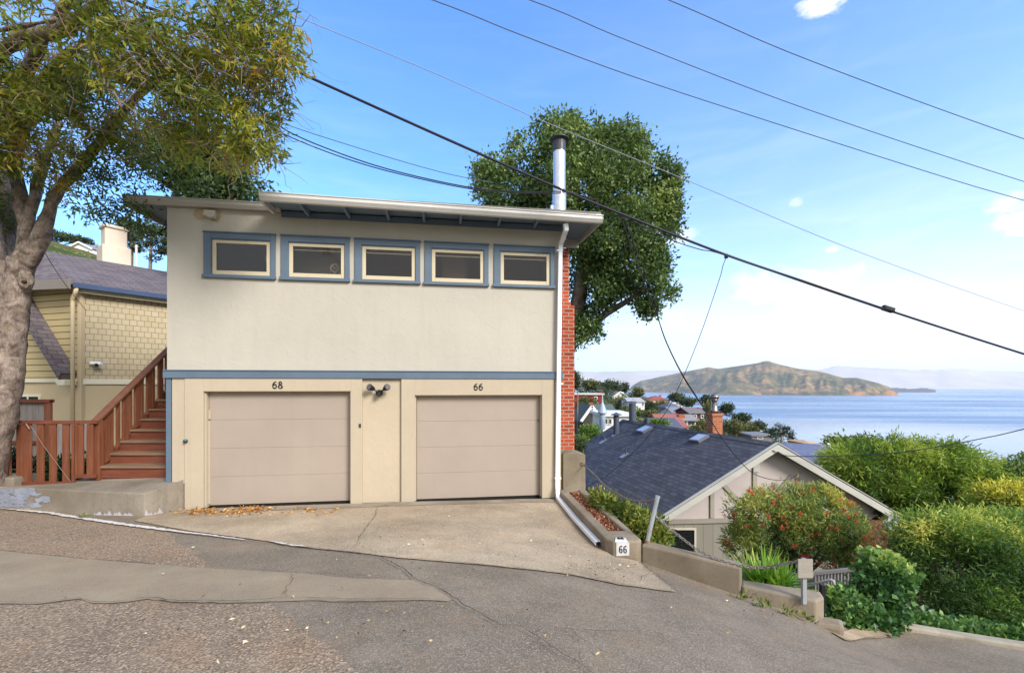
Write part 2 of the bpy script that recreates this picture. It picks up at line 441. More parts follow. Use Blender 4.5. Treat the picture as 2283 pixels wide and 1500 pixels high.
# separate small cumulus puffs
def puff(px, py, rx, ry, k=1.0):
    global col
    d = P(px,py,1).normalized(); rt = d.cross(Vector((0,0,1))).normalized(); up = rt.cross(d)
    def dot(v):
        x = W_.n('ShaderNodeVectorMath', operation='DOT_PRODUCT'); W_.l(gen, x.inputs[0]); x.inputs[1].default_value = tuple(v); return x.outputs['Value']
    a = W_.math('DIVIDE', dot(rt), rx/F*.85); b = W_.math('DIVIDE', dot(up), ry/F*.85)
    r2 = W_.math('ADD', W_.math('MULTIPLY', a, a), W_.math('MULTIPLY', b, b))
    nz = W_.noise(W_.mapping(gen,(1,1,1.9)), 11, 9, .68, .5)
    m = W_.math('ADD', W_.math('SUBTRACT', 1.0, r2), W_.math('MULTIPLY', W_.math('SUBTRACT', nz, .5), 4.6))
    front = W_.math('GREATER_THAN', dot(d), .5)
    m = W_.math('MULTIPLY', W_.math('MULTIPLY', W_.ramp(m,[(.2,0.),(1.0,1.)]), k), front)
    col = W_.mix(m, col, (2.9,2.9,2.92,1))
puff(1700,635,80,46,1); puff(1830,648,110,52,1); puff(2278,480,56,46,1); puff(1835,6,46,26,.95)
puff(1520,530,40,30,.7); puff(1855,556,14,10,.6); puff(1775,452,16,12,.4)
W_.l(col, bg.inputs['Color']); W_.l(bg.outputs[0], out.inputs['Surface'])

scene.view_settings.view_transform = 'Standard'; scene.view_settings.look = 'None'; scene.view_settings.gamma = 1
scene.view_settings.exposure = 1.62
scene.render.engine = 'CYCLES'
cy = scene.cycles
cy.use_denoising = True; cy.max_bounces = 8; cy.diffuse_bounces = 3; cy.glossy_bounces = 3; cy.transmission_bounces = 4; cy.transparent_max_bounces = 16; cy.volume_bounces = 1
try:
    cy.denoiser = 'OPENIMAGEDENOISE'; cy.denoising_input_passes = 'RGB_ALBEDO_NORMAL'; cy.denoising_prefilter = 'ACCURATE'
except Exception: pass
cy.sample_clamp_indirect = 6

# ------------------------------------------------------------------ the ground: one smooth surface through surveyed points
OX, OY, OZ = -5.91, 7.80, -2.10             # left front corner of the garage building, its floor level
TH = math.atan2(150, 1015); U = Vector((math.cos(TH), math.sin(TH), 0)); V = Vector((-math.sin(TH), math.cos(TH), 0))
PC = V.dot(Vector((OX,OY,0)))
def fac(px, py=HY, o=0.0):
    """point of the facade plane (o metres in front of it) behind photo pixel px,py"""
    k = (px-CX)/F; Y = (PC-o)/(V.x*k + V.y); return P(px, py, Y)
def fs(px, o=0.0): return (fac(px,HY,o) - Vector((OX,OY,0))).dot(U)
def fz(px, py, o=0.0): return fac(px,py,o).z
def HL(s, d, h): return Vector((OX,OY,0)) + U*s + V*d + Vector((0,0,h))     # house coordinates -> world (h is world height)

ctrl = [(0,1135,7.67),(160,1145,7.45),(315,1148,7.25),(0,1500,2.6),(600,1500,2.55),(1141,1500,2.6),(1500,1500,2.85),(1900,1500,3.45),(2283,1500,4.5),
        (1340,1228,6.0),(1390,1243,5.86),(1429,1252,5.95),(1652,1329,5.35),(1824,1387,5.05),(1850,1410,5.0),(1975,1408,5.35),(2283,1455,5.1),(0,1230,5.2)]
cp = [P(*c) for c in ctrl]
for px, py in ((411,1135),(560,1129),(808,1121),(925,1117),(1080,1114),(1235,1112)): cp.append(fac(px,py))
cp = np.array([tuple(p) for p in cp])
def _tps_fit(p, reg=.02):
    n = len(p); d = np.linalg.norm(p[:,None,:2]-p[None,:,:2], axis=2)
    K = np.where(d > 0, d*d*np.log(np.maximum(d,1e-9)), 0) + reg*np.eye(n)
    Pm = np.c_[np.ones(n), p[:,:2]]
    A = np.block([[K, Pm],[Pm.T, np.zeros((3,3))]])
    return np.linalg.solve(A, np.r_[p[:,2], np.zeros(3)])
_w = _tps_fit(cp)
def ground(x, y):
    xc = min(6.0, max(-8.5, x)); yc = min(9.0, max(2.3, y))
    d = np.hypot(cp[:,0]-xc, cp[:,1]-yc); k = np.where(d > 0, d*d*np.log(np.maximum(d,1e-9)), 0)
    z = float(k @ _w[:-3] + _w[-3] + _w[-2]*xc + _w[-1]*yc)
    return z - .05*(x-xc)*(1 if x < 0 else 3) - .07*(y-yc)
def gpt(px, py):
    """where the sight line of a photo pixel meets the ground"""
    k = (px-CX)/F; s = (py-HY)/F; a, b = 1.2, 14.0
    f = lambda Y: -s*Y - ground(k*Y, Y)
    for _ in range(40):
        m = .5*(a+b)
        if f(m) > 0: a = m
        else: b = m
    return Vector((k*a, a, ground(k*a, a)))

def drape(poly, lift, step=.25, bb=None):
    """flat outline (x,y) filled with a fine mesh laid on the ground"""
    n = len(poly); edges = [(i,(i+1)%n) for i in range(n)]
    xs = [p[0] for p in poly]; ys = [p[1] for p in poly]
    pts = [Vector((p[0],p[1])) for p in poly]
    x = min(xs)+step*.5
    row = 0
    while x < max(xs):
        y = min(ys)+step*(.25 + .5*(row % 2))
        while y < max(ys):
            pts.append(Vector((x,y))); y += step
        x += step; row += 1
    vs, es, fs_, *_ = delaunay_2d_cdt(pts, edges, [tuple(range(n))], 1, 1e-5)
    mb = MB(); mb.add([(v.x, v.y, ground(v.x,v.y)+lift) for v in vs], [tuple(f) for f in fs_])
    for i, f in enumerate(mb.f):
        a, b, c = (Vector(mb.v[j]) for j in f[:3])
        if (b-a).cross(c-a).z < 0: mb.f[i] = tuple(reversed(f))
    return mb
def rough_line(pts, seg=.09, amp=.018, seed=3, closed=True):
    rg = random.Random(seed); out = []; m = len(pts)
    for i in range(m if closed else m-1):
        a = Vector(pts[i][:2]); b = Vector(pts[(i+1)%m][:2]); L = (b-a).length; k = max(1, int(L/seg))
        nrm = Vector((-(b-a).y, (b-a).x)); nrm = nrm.normalized() if nrm.length else nrm
        for j in range(k):
            p = a.lerp(b, j/k)
            if j: p = p + nrm*(rg.uniform(-amp,amp) + amp*1.6*mnoise.noise(Vector((p.x*2.2,p.y*2.2,seed))))
            out.append((p.x,p.y))
    if not closed: out.append(tuple(pts[-1][:2]))
    return out
def pxpoly(pts): return [tuple(gpt(x,y)[:2]) for x,y in pts]

m_asphalt = pavement('asphalt', lin(130,118,102), 110, .50, .55, .50, .5, .25)
m_smooth = pavement('smooth_patch', lin(150,135,113), 150, .22, .30, .34, .25, .12)
m_aggr = pavement('exposed_aggregate', lin(140,122,102), 82, .85, .28, .35, .9, .3)
m_drive = pavement('driveway_concrete', lin(168,151,127), 95, .45, .55, .75, .4, .25, .7)
m_pad = concrete('pad_concrete', lin(176,156,130), .3)
m_conc = concrete('old_concrete', lin(142,130,112), .7)
m_kerbc = concrete('kerb_concrete', lin(140,130,116), .7)
m_white = paint('worn_white', lin(214,206,198), .15, 4, .7, .3, 60)
m_crack = paint('crack_dirt', lin(52,45,36), .3, 6, .95)

road_poly = [(-30,-9),(14,-9),(14,4.3),(9,4.75),(5.75,5.18),(4.42,5.5),(3.9,5.62),(3.5,5.25),(3.44,5.12),(2.72,5.45),(1.72,6.02),(1.3,5.98),(1.2,8.6),(1.0,8.86),(-5.75,7.87),(-5.68,7.4),(-8.2,7.8),(-30,9.3)]
road = struct('road', drape(road_poly, 0.0, .3), m_asphalt, True)
upper_agg = rough_line(pxpoly([(-500,1190),(-300,1128),(0,1138),(140,1152),(300,1170),(375,1183),(395,1212),(440,1232),(462,1262),(450,1268),(330,1256),(170,1243),(0,1226)]), .08, .02, 5)
low_agg = rough_line(pxpoly([(-900,1380),(-200,1350),(0,1349),(90,1349),(175,1338),(210,1348),(250,1348),(330,1338),(400,1347),(520,1347),(600,1345),(640,1368),(670,1400),(720,1432),(760,1462),(800,1500),(850,1560),(700,1680),(-400,1680)]), .07, .022, 6)
patch = rough_line(pxpoly([(-500,1215),(0,1228),(170,1245),(330,1258),(470,1268),(540,1272),(660,1279),(800,1291),(925,1295),(950,1301),(985,1322),(1008,1337),(1000,1342),(900,1340),(760,1342),(600,1342),(520,1345),(400,1344),(330,1336),(250,1346),(210,1346),(175,1336),(90,1347),(0,1347),(-500,1340)]), .08, .010, 8)
drive = rough_line(pxpoly([(300,1162),(330,1150),(411,1137),(560,1131),(808,1123),(925,1119),(1080,1116),(1235,1114),(1262,1130),(1338,1222),(1372,1244),(1425,1252),(1440,1268),(1508,1321),(1470,1317),(1380,1305),(1270,1282),(1150,1268),(1000,1254),(900,1246),(800,1234),(700,1224),(600,1208),(540,1200),(420,1184)]), .1, .006, 9)
struct('worn_pavement', drape(upper_agg, .004, .25), m_aggr, True)
struct('worn_pavement', drape(low_agg, .004, .25), m_aggr, True)
struct('pavement_patch', drape(patch, .008, .25), m_smooth, True)
struct('driveway', drape(drive, .012, .25), m_drive, True)
strip = pxpoly([(413,1138),(808,1124),(1235,1114),(1238,1122),(925,1128),(700,1136),(430,1146)])
struct('driveway_threshold', drape(rough_line(strip,.12,.006,4), .018, .25), concrete('threshold', lin(158,146,130), .35), True)
pad = pxpoly([(1852,1411),(1905,1402),(1975,1402),(1990,1421),(1925,1427),(1885,1430)])
struct('pavement_slab', drape(rough_line(pad,.1,.008,4), .02, .2), m_pad, True)

def ribbon(pts, w0, lift, seed=1, rag=.5, name=None):
    rg = random.Random(seed); mb = MB(); L = rough_line(pts, .05, .010, seed, False); m = len(L); vs = []
    for i,(x,y) in enumerate(L):
        a = Vector(L[max(0,i-1)]); b = Vector(L[min(m-1,i+1)]); d = (b-a).normalized(); n = Vector((-d.y,d.x))
        ww = w0*(1+rg.uniform(-rag,rag))*.5*min(1, .25+3*min(i,m-1-i)/max(1,m))
        for q in (1,-1):
            p = Vector((x,y)) + n*ww*q; vs.append((p.x,p.y,ground(p.x,p.y)+lift))
    mb.add(vs, [(2*i+1,2*i+3,2*i+2,2*i) for i in range(m-1)]); return mb
line = [tuple(gpt(x,y)[:2]) for x,y in ((-260,1112),(0,1133),(110,1145),(250,1168),(380,1185),(470,1196),(545,1206))]
struct('road_marking', ribbon(line, .085, .024, 3, .35), m_white, True)
line2 = [tuple(gpt(x,y)[:2]) for x,y in ((600,1209),(640,1217),(700,1224))]
struct('road_marking', ribbon(line2, .03, .024, 5, .7), m_white, True)
ck = MB()
for k, (pts, wd) in enumerate([
    ([(842,1130),(836,1152),(815,1180),(790,1224)], .016),
    ([(545,1206),(640,1218),(740,1230),(800,1236),(850,1246),(890,1268),(925,1295),(985,1320),(1010,1338),(1060,1368),(1115,1400),(1160,1402),(1185,1418),(1240,1455),(1300,1492),(1330,1515)], .020),
    ([(800,1236),(900,1248),(1000,1256),(1150,1270),(1270,1284),(1380,1307),(1470,1318),(1508,1322)], .014),
    ([(0,1348),(90,1349),(175,1339),(212,1348),(255,1348),(330,1338),(400,1346),(520,1346),(640,1338),(800,1342),(1005,1342)], .016),
    ([(640,1338),(636,1318),(652,1300),(648,1280)], .010),
    ([(545,1272),(620,1278),(720,1284),(925,1296)], .008),
    ([(1160,1402),(1220,1404),(1275,1411),(1330,1414),(1385,1413)], .012),
    ([(1275,1411),(1285,1426),(1310,1440),(1345,1462),(1390,1476)], .008),
    ([(1220,1404),(1190,1420)], .006),([(1330,1414),(1322,1430),(1335,1442)], .006),([(1275,1411),(1262,1398),(1275,1411),(1300,1436)], .005),
    ([(1508,1321),(1470,1290),(1440,1268),(1425,1252)], .022),
    ([(1425,1303),(1432,1290),(1450,1283)], .014),
    ([(1300,1492),(1290,1470),(1300,1450)], .006),
    ([(1620,1430),(1720,1452),(1860,1480),(2000,1505)], .008),
    ([(1850,1412),(1886,1432),(1930,1428),(1990,1422)], .014),
  ]):
    r = ribbon([tuple(gpt(x,y)[:2]) for x,y in pts], wd*.42, .027 + .0007*k, 20+k, .6); ck.add(r.v, r.f)
tag(obj('crack', ck, m_crack, road), None)

# ------------------------------------------------------------------ terrain, water, island, far shore
def T(x, y):
    if y < 8.7 and x < 3.2 or y < 4.9: 
        z = ground(x,y) - .35
        if y < -7: z = -1.4 - .05*x + .10*(-7-y) if x < 40 else -3 + .08*(-7-y)
        if x > 6 and y > -7: z = ground(x,y)-.35 - .25*max(0, x-12)
        return max(-56, min(z, 60))
    Rr = interp(y, [4.9,5.6,7,9,11,13,40,210,330,900], [-3.25,-3.35,-3.9,-4.8,-5.4,-5.9,-7.5,-3.5,-44,-60])
    k = sst(12,60,y); Rr -= .30*k*max(0, x - .2*y) + (1-k)*.10*max(0,x-6)
    dd = max(0,-x-9); Lf = -1.75 + (.370*min(dd,66) + .25*max(0,dd-66))*sst(12,45,y)
    z = lerp(Lf, Rr, sst(-7,0,x))
    if y > 8.7 and x > -7 and x < 2: z = min(z, -2.6)
    return max(-56, z)
mb = MB(); na = 150
rads = [0.0] + list(np.geomspace(.8, 520, 100))
vs = [(0,0,T(0,0))]; fs_ = []
for r in rads[1:]:
    for a in range(na):
        th = 2*math.pi*a/na; x, y = r*math.sin(th), r*math.cos(th)
        z = T(x,y)
        if r > 25: z += .02*r*mnoise.noise(Vector((x*.05,y*.05,0)))*(1 if z > -50 else 0)
        vs.append((x,y,z))
for a in range(na): fs_.append((0, 1+(a+1)%na, 1+a))
for i in range(len(rads)-2):
    for a in range(na):
        fs_.append((1+i*na+a, 1+i*na+(a+1)%na, 1+(i+1)*na+(a+1)%na, 1+(i+1)*na+a))
mb.add(vs, fs_)
def mat_terrain():
    t = NT('hillside'); co = t.coord()
    n1 = t.noise(co, .06, 8, .65); n2 = t.noise(co, .9, 6, .7); n3 = t.noise(co, 9, 4, .7)
    col = t.ramp(n1, [(.35,lin(62,74,38)),(.5,lin(86,90,48)),(.66,lin(120,104,66))])
    col = t.mix(t.math('MULTIPLY', t.ramp(n2,[(.45,0.),(.65,1.)]), .7), col, lin(48,58,30))
    col = t.mix(t.math('MULTIPLY', t.ramp(n3,[(.5,0.),(.7,1.)]), .5), col, lin(104,92,62))
    return t.done(t.pbr(col, .95, .1, 0, t.bump(n2, .8, .3)))
m_terr = mat_terrain()
struct('terrain', mb, m_terr, True)

def mat_water():
    t = NT('bay_water'); co = t.coord()
    n1 = t.noise(t.mapping(co,(.02,.05,.02),(0,0,.2)), 3, 6, .65)
    n2 = t.noise(t.mapping(co,(.10,.30,.1)), 1.0, 5, .65)
    slick = t.noise(t.mapping(co,(.0007,.0040,.001),(0,0,-.12)), 1.0, 5, .6, .6)
    col = t.mix(t.ramp(slick,[(.4,0.),(.6,1.)]), lin(66,102,140), lin(104,138,170))
    nb = t.bump(t.math('ADD', n2, n1), .22, 1.0)
    # a calm sheltered stretch inshore, open ripples farther out
    g = t.n('ShaderNodeSeparateXYZ'); t.l(co, g.inputs[0])
    ax = t.math('DIVIDE', t.math('SUBTRACT', g.outputs[0], 420.0), 330.0); ay = t.math('DIVIDE', t.math('SUBTRACT', g.outputs[1], 430.0), 260.0)
    r2 = t.math('ADD', t.math('MULTIPLY', ax, ax), t.math('MULTIPLY', ay, ay))
    calm = t.ramp(t.math('ADD', t.math('SUBTRACT', 1.2, r2), t.math('MULTIPLY', t.math('SUBTRACT', slick, .5), 1.6)), [(.0,0.),(1.0,1.)])
    nb.node.inputs['Strength'].default_value = .3
    t.l(t.math('ADD', t.math('MULTIPLY', t.math('SUBTRACT', 1.0, calm), .26), .03), nb.node.inputs['Strength'])
    b = t.pbr(col, t.mix(calm, t.ramp(slick,[(.38,.34),(.62,.18)]), (.06,.06,.06,1)), .5, 0, nb)
    b.inputs['IOR'].default_value = 1.33
    return t.done(b)
mb = MB(); nr = [60,200,400,700,1200,2000,3500,6000,10000,20000,46000]; na = 48; vs = []; fs_ = []
for r in nr:
    for a in range(na+1):
        th = R(-80) + R(160)*a/na; vs.append((r*math.sin(th), r*math.cos(th), -50))
for i in range(len(nr)-1):
    for a in range(na): fs_.append((i*(na+1)+a, i*(na+1)+a+1, (i+1)*(na+1)+a+1, (i+1)*(na+1)+a))
mb.add(vs, [tuple(reversed(f)) for f in fs_])
struct('water', mb, mat_water(), True)

def mat_island():
    t = NT('dry_hills'); co = t.coord()
    g = t.n('ShaderNodeNewGeometry'); s = t.n('ShaderNodeSeparateXYZ'); t.l(g.outputs['Position'], s.inputs[0])
    n1 = t.noise(t.mapping(co,(1,.6,2)), .0056, 9, .62, .5); n2 = t.noise(co, .020, 8, .72); n3 = t.noise(co, .06, 6, .75)
    col = t.ramp(n1, [(.34,lin(190,146,100)),(.46,lin(160,128,88)),(.53,lin(122,110,76)),(.66,lin(84,86,62))])
    col = t.mix(t.math('MULTIPLY', t.ramp(n2,[(.47,0.),(.55,1.)]), .82), col, lin(66,76,54))
    col = t.mix(t.math('MULTIPLY', t.ramp(n3,[(.55,0.),(.68,1.)]), .5), col, lin(150,122,84))
    clf = t.math('MULTIPLY', t.ramp(t.math('DIVIDE', t.math('ADD', s.outputs[2], 50.0), 60.0), [(.0,1.),(.25,.9),(.6,0.)]), t.ramp(n1,[(.40,1.),(.54,.0)]))
    col = t.mix(clf, col, lin(196,138,90))
    return t.done(t.pbr(col, .95, .1, 0, t.bump(n2, 1, 14)))
m_isl = mat_island()
prof = [(1404,866),(1412,858),(1428,849),(1480,838),(1560,822),(1580,818),(1600,822),(1650,815),(1690,809),(1704,804.5),(1714,804.5),(1734,811),(1780,822),(1830,828),(1880,842),(1910,842),(1960,854),(1988,866),(2000,876)]
mb = MB(); NU, NV = 170, 44; vs = []; fs_ = []
for i in range(NU+1):
    px = lerp(1404, 2002, i/NU); py = interp(px, [p[0] for p in prof], [p[1] for p in prof])
    Yr = interp(px, [1404,1600,1800,2002], [5200,4000,3500,3050])
    zr = -(py-HY)/F*Yr; front = 500 + 350*math.sin(math.pi*i/NU); back = 700
    for j in range(NV+1):
        v = -1 + 2*j/NV; Y = Yr + (v*front if v < 0 else v*back)
        k = 1-abs(v)**1.35
        z = lerp(-52, zr, k)
        nz = mnoise.fractal(Vector((px*.012*3, Y*.0022, 3)), 1.0, 2.0, 6)
        z += nz*34*(1-abs(2*k-1)**2) - abs(mnoise.noise(Vector((px*.03,Y*.001,7))))*46*k*(1-k)*2
        if 0 < abs(v) < .985 and .02 < i/NU < .98: z += 14*sst(0,.06,k)*(1-k)
        vs.append(((px-CX)/F*Y, Y, z))
for i in range(NU):
    for j in range(NV): fs_.append((i*(NV+1)+j, (i+1)*(NV+1)+j, (i+1)*(NV+1)+j+1, i*(NV+1)+j+1))
mb.add(vs, fs_); struct('island', mb, m_isl, True)
# nearer dry headland of the island and the low spit beyond it
def mound(name, x0, x1, prof, Y0, dep, mat, nu=60, nv=14, rough=10, frq=.02):
    mb = MB(); vs = []; fs_ = []
    for i in range(nu+1):
        px = lerp(x0,x1,i/nu); py = interp(px,[p[0] for p in prof],[p[1] for p in prof]); zr = -(py-HY)/F*Y0
        for j in range(nv+1):
            v = -1+2*j/nv; k = 1-abs(v)**1.6; Y = Y0+v*dep
            z = lerp(-52, zr, k) + rough*k*mnoise.fractal(Vector((px*frq, v*1.5, Y0*.01)),1.0,2.0,5)
            vs.append(((px-CX)/F*Y, Y, z))
    for i in range(nu):
        for j in range(nv): fs_.append((i*(nv+1)+j,(i+1)*(nv+1)+j,(i+1)*(nv+1)+j+1,i*(nv+1)+j+1))
    mb.add(vs,fs_); return struct(name, mb, mat, True)
mound('island', 1588, 1700, [(1588,879),(1600,868),(1620,855),(1650,853),(1680,862),(1700,879)], 3000, 260, m_isl, 40, 12, 6, .05)
mound('island', 1985, 2086, [(1985,864),(2010,865),(2030,867),(2050,865),(2065,865),(2086,869)], 4300, 260, paint('spit_scrub', lin(84,72,60), .3, .01), 30, 6, 8, .2)
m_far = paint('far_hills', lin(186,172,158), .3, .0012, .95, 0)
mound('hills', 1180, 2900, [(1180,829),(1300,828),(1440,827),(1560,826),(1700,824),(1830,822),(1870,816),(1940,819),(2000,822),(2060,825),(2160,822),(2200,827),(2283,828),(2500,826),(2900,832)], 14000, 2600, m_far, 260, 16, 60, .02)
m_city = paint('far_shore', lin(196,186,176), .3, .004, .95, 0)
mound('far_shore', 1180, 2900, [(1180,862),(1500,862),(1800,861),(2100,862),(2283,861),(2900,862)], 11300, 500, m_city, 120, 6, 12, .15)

# ------------------------------------------------------------------ air
def mat_haze():
    t = NT('haze_air'); v = t.n('ShaderNodeVolumePrincipled')
    v.inputs['Color'].default_value = (1,.98,.95,1); v.inputs['Density'].default_value = HAZE; v.inputs['Anisotropy'].default_value = .2
    t.l(v.outputs[0], t.out.inputs['Volume']); return t.m
HAZE = 6e-5
mb = MB(); mb.box((-47000,-600,-64),(47000,47500,760)); tag(obj('haze', mb, mat_haze(), None, uv=False), 'pale blue air over the bay, thickening towards the far shore', 'haze', None, 'stuff')
# ------------------------------------------------------------------ the garage building
m_upper = stucco('cream_stucco', lin(180,174,161), .28)
m_lower = stucco('tan_stucco', lin(180,166,143), .12)
m_frame = paint('tan_boards', lin(178,164,142), .07, 1.2, .55, .12, 30, .003, .3, .12)
m_door = paint('taupe_door', lin(160,146,133), .08, .8, .5, .1, 60, .002, .35, .08)
m_blue = paint('slate_blue_paint', lin(92,108,124), .10, 2, .5, .12, 30, .003)
m_bluesh = paint('soffit_paint', lin(116,134,150), .10, 2, .6, .1, 30, .003)
m_sash = paint('cream_sash', lin(202,188,158), .06, 2, .5, .08)
m_gutter = paint('grey_gutter', lin(206,203,198), .08, 1.5, .4, .05, 40, .002, .4, .25)
m_fascia = paint('taupe_fascia', lin(172,168,160), .10, 1.5, .5, .05)
m_pipe = paint('white_pipe', lin(238,240,244), .06, 2, .35, .04, 40, .002, .5, .15)
m_glass = glass('window_glass', (.88,.87,.83,1), 1.35)
m_black = paint('black_plastic', lin(34,32,36), .2, 6, .4, .05)
m_dark = paint('dark_gap', lin(30,26,24), .2, 6, .9)
m_brick = bricks('red_brick', lin(188,80,46), lin(140,56,38), lin(168,150,132), .215, .0765, .009, .85, .5, .006, .28)
m_flue = metal('galvanised', (.62,.65,.70,1), .34, .15, .75)
m_flued = metal('sooty_cap', (.07,.07,.075,1), .5, .3, .4)
m_roofing = paint('roll_roofing', lin(120,116,110), .2, 2, .95, .3, 80)
m_room = paint('room_paint', lin(196,184,150), .05, 1, .8)
m_roomd = paint('room_dark', lin(200,172,148), .1, 1, .9)

h = thing('garage_house', 'cream stucco house with two taupe garage doors under five high windows', 'house', (OX,OY,OZ), TH)
Z0 = OZ
def lb(mb, s0, s1, d0, d1, z0, z1): return mb.box((s0,d0,z0-OZ),(s1,d1,z1-OZ))     # box in house coordinates, heights in world z
def hobj(name, mb, mat, parent=None, **k): return obj(name, mb, mat, parent or h, local=True, **k)
SR = fs(1251)                                   # right end of the facade
ZT, ZB0, ZB1 = 3.10, .150, .275                 # wall top, trim band
def holed(mb, s0, s1, z0, z1, holes, d0, d1):
    S = sorted({s0,s1,*[v for hh in holes for v in hh[:2]]}); Z = sorted({z0,z1,*[v for hh in holes for v in hh[2:]]})
    inh = lambda s,z: any(a < s < b and c < z < e for a,b,c,e in holes)
    for i in range(len(S)-1):
        for j in range(len(Z)-1):
            a,b,c,e = S[i],S[i+1],Z[j]-OZ,Z[j+1]-OZ
            if inh((S[i]+S[i+1])/2,(Z[j]+Z[j+1])/2): continue
            mb.add([(a,d0,c),(b,d0,c),(b,d0,e),(a,d0,e)],[(0,1,2,3)])
            mb.add([(a,d1,c),(b,d1,c),(b,d1,e),(a,d1,e)],[(3,2,1,0)])
    for a,b,c,e in holes:
        c -= OZ; e -= OZ
        mb.add([(a,d0,c),(b,d0,c),(b,d0,e),(a,d0,e),(a,d1,c),(b,d1,c),(b,d1,e),(a,d1,e)],[(0,4,5,1),(1,5,6,2),(2,6,7,3),(3,7,4,0)])
    return mb
wins = [(455,615),(627,780),(791,937),(947,1089),(1101,1236)]
WZ0, WZ1 = 1.888, 2.672
holes = []
for a,b in wins:
    s0, s1 = fs(a), fs(b); holes.append((s0+.09, s1-.09, WZ0+.05, WZ1-.07))
mb = MB(); holed(mb, 0, SR, ZB0+.02, ZT, holes, 0, .16)
lb(mb, 0, .12, .16, 7.2, ZB0+.02, ZT); lb(mb, SR-.12, SR, .16, 7.2, ZB0+.02, ZT); lb(mb, .12, SR-.12, 7.0, 7.2, ZB0+.02, ZT)
hobj('wall', mb, m_upper)
# rooms behind the windows
mb = MB(); sp = (fs(615)+fs(627))/2; sp2 = (fs(780)+fs(791))/2
lb(mb, sp-.03, sp2-.01, .75, .81, .4, 3.02); lb(mb, sp-.05, sp+.03, .17, .75, .4, 3.02); lb(mb, .13, SR-.13, .17, 6.9, .34, .40)
hobj('interior_wall', mb, m_room)
mb = MB(); lb(mb, sp2+.0, sp2+.06, .17, 1.3, .4, 3.02); lb(mb, .13, sp-.06, 1.2, 1.26, .4, 3.02); lb(mb, sp2+.07, SR-.13, 1.3, 1.36, .4, 3.02); lb(mb, sp2+1.6, sp2+2.1, .75, 1.29, .4, 2.75); lb(mb, .13, SR-.13, .17, 2.2, 3.03, 3.06)
hobj('interior_wall', mb, m_roomd)
# lower front
DZ1, DZB = -.085, -2.075
o1, o2 = (fs(455), fs(782)), (fs(925), fs(1208))
dz1 = fz(620,872); dz2 = fz(1066,880.5)
mb = MB(); holed(mb, .0, SR, -2.6, ZB0, [(o1[0]-.02,o1[1]+.02,-2.59,dz1+.02),(o2[0]-.02,o2[1]+.02,-2.59,dz2+.02)], .03, .2)
lb(mb, 0, .14, .2, 7.2, -2.6, ZB0); lb(mb, SR-.14, SR, .2, 7.2, -4, ZB0)
hobj('lower_wall', mb, m_lower)
def door_frame(px0, px1, o, zt, zb):
    mb = MB()
    lb(mb, fs(px0), o[0], -.025, .03, zb, ZB0); lb(mb, o[1], fs(px1), -.025, .03, zb, ZB0)
    lb(mb, o[0], o[1], -.025, .03, zt, ZB0)
    # jamb returns and stop
    lb(mb, o[0]-.019, o[0]+.022, .03, .17, zb+.02, zt+.019); lb(mb, o[1]-.022, o[1]+.019, .03, .17, zb+.02, zt+.019); lb(mb, o[0]+.022, o[1]-.022, .03, .17, zt-.018, zt+.019)
    return hobj('door_frame', mb, m_frame, bevel=.004)
f1 = door_frame(413, 808, o1, dz1, -2.125); f2 = door_frame(895, 1235, o2, dz2, -2.135)
mb = MB(); lb(mb, fs(384), fs(412), -.008, .03, -1.66, ZB0); hobj('side_panel', mb, m_frame, bevel=.003)
def garage_door(o, zt, zb, name='garage_door'):
    mb = MB(); n = 4; hh = (zt-zb)/n
    for k in range(n):
        lb(mb, o[0]+.03, o[1]-.03, .115, .15, zb+k*hh+.0012, zb+(k+1)*hh-.0012)
    d = hobj(name, mb, m_door, bevel=.0015)
    mb = MB(); lb(mb, o[0]+.02, o[1]-.02, .149, .19, zb+.002, zt); hobj('backing', mb, m_door, d)
    mb = MB(); lb(mb, o[0]+.02, o[1]-.02, .13, .19, zb-.6, zb+.001); hobj('bottom_gap_shade', mb, m_dark, d)  # dark-coloured box paints in the shade of the gap under the door
    return d
g1 = garage_door(o1, dz1-.005, -2.082); g2 = garage_door(o2, dz2-.005, -2.105)
mb = MB(); s = o1[0]+.05; lb(mb, s-.022, s+.012, .085, .114, fz(462,935), fz(462,915)); lb(mb, s-.03, s+.0, .10, .114, -2.05, fz(462,938)); hobj('door_track', mb, m_frame, g1)
mb = MB(); s = o2[1]-.05; lb(mb, s-.006, s+.006, .09, .114, fz(1205,938)-.02, fz(1205,938)+.02); hobj('latch', mb, m_flued, g2)
# trim
mb = MB(); lb(mb, fs(366), SR+.03, -.045, .0, ZB0, ZB1); lb(mb, fs(367), SR+.03, -.06, .0, ZB1, ZB1+.018); lb(mb,fs(366),0,.0,.4,ZB0,ZB1); hobj('trim_band', mb, m_blue, bevel=.004)
mb = MB(); lb(mb, -.012, fs(382), -.012, .03, -1.66, ZB0); lb(mb,-.012,0.0,.03,.30,-1.66,ZB0); hobj('corner_trim', mb, m_blue, bevel=.003)
mb = MB(); lb(mb, fs(1236), SR, -.0, .03, -2.14, ZB0); hobj('side_panel', mb, m_frame, bevel=.003)
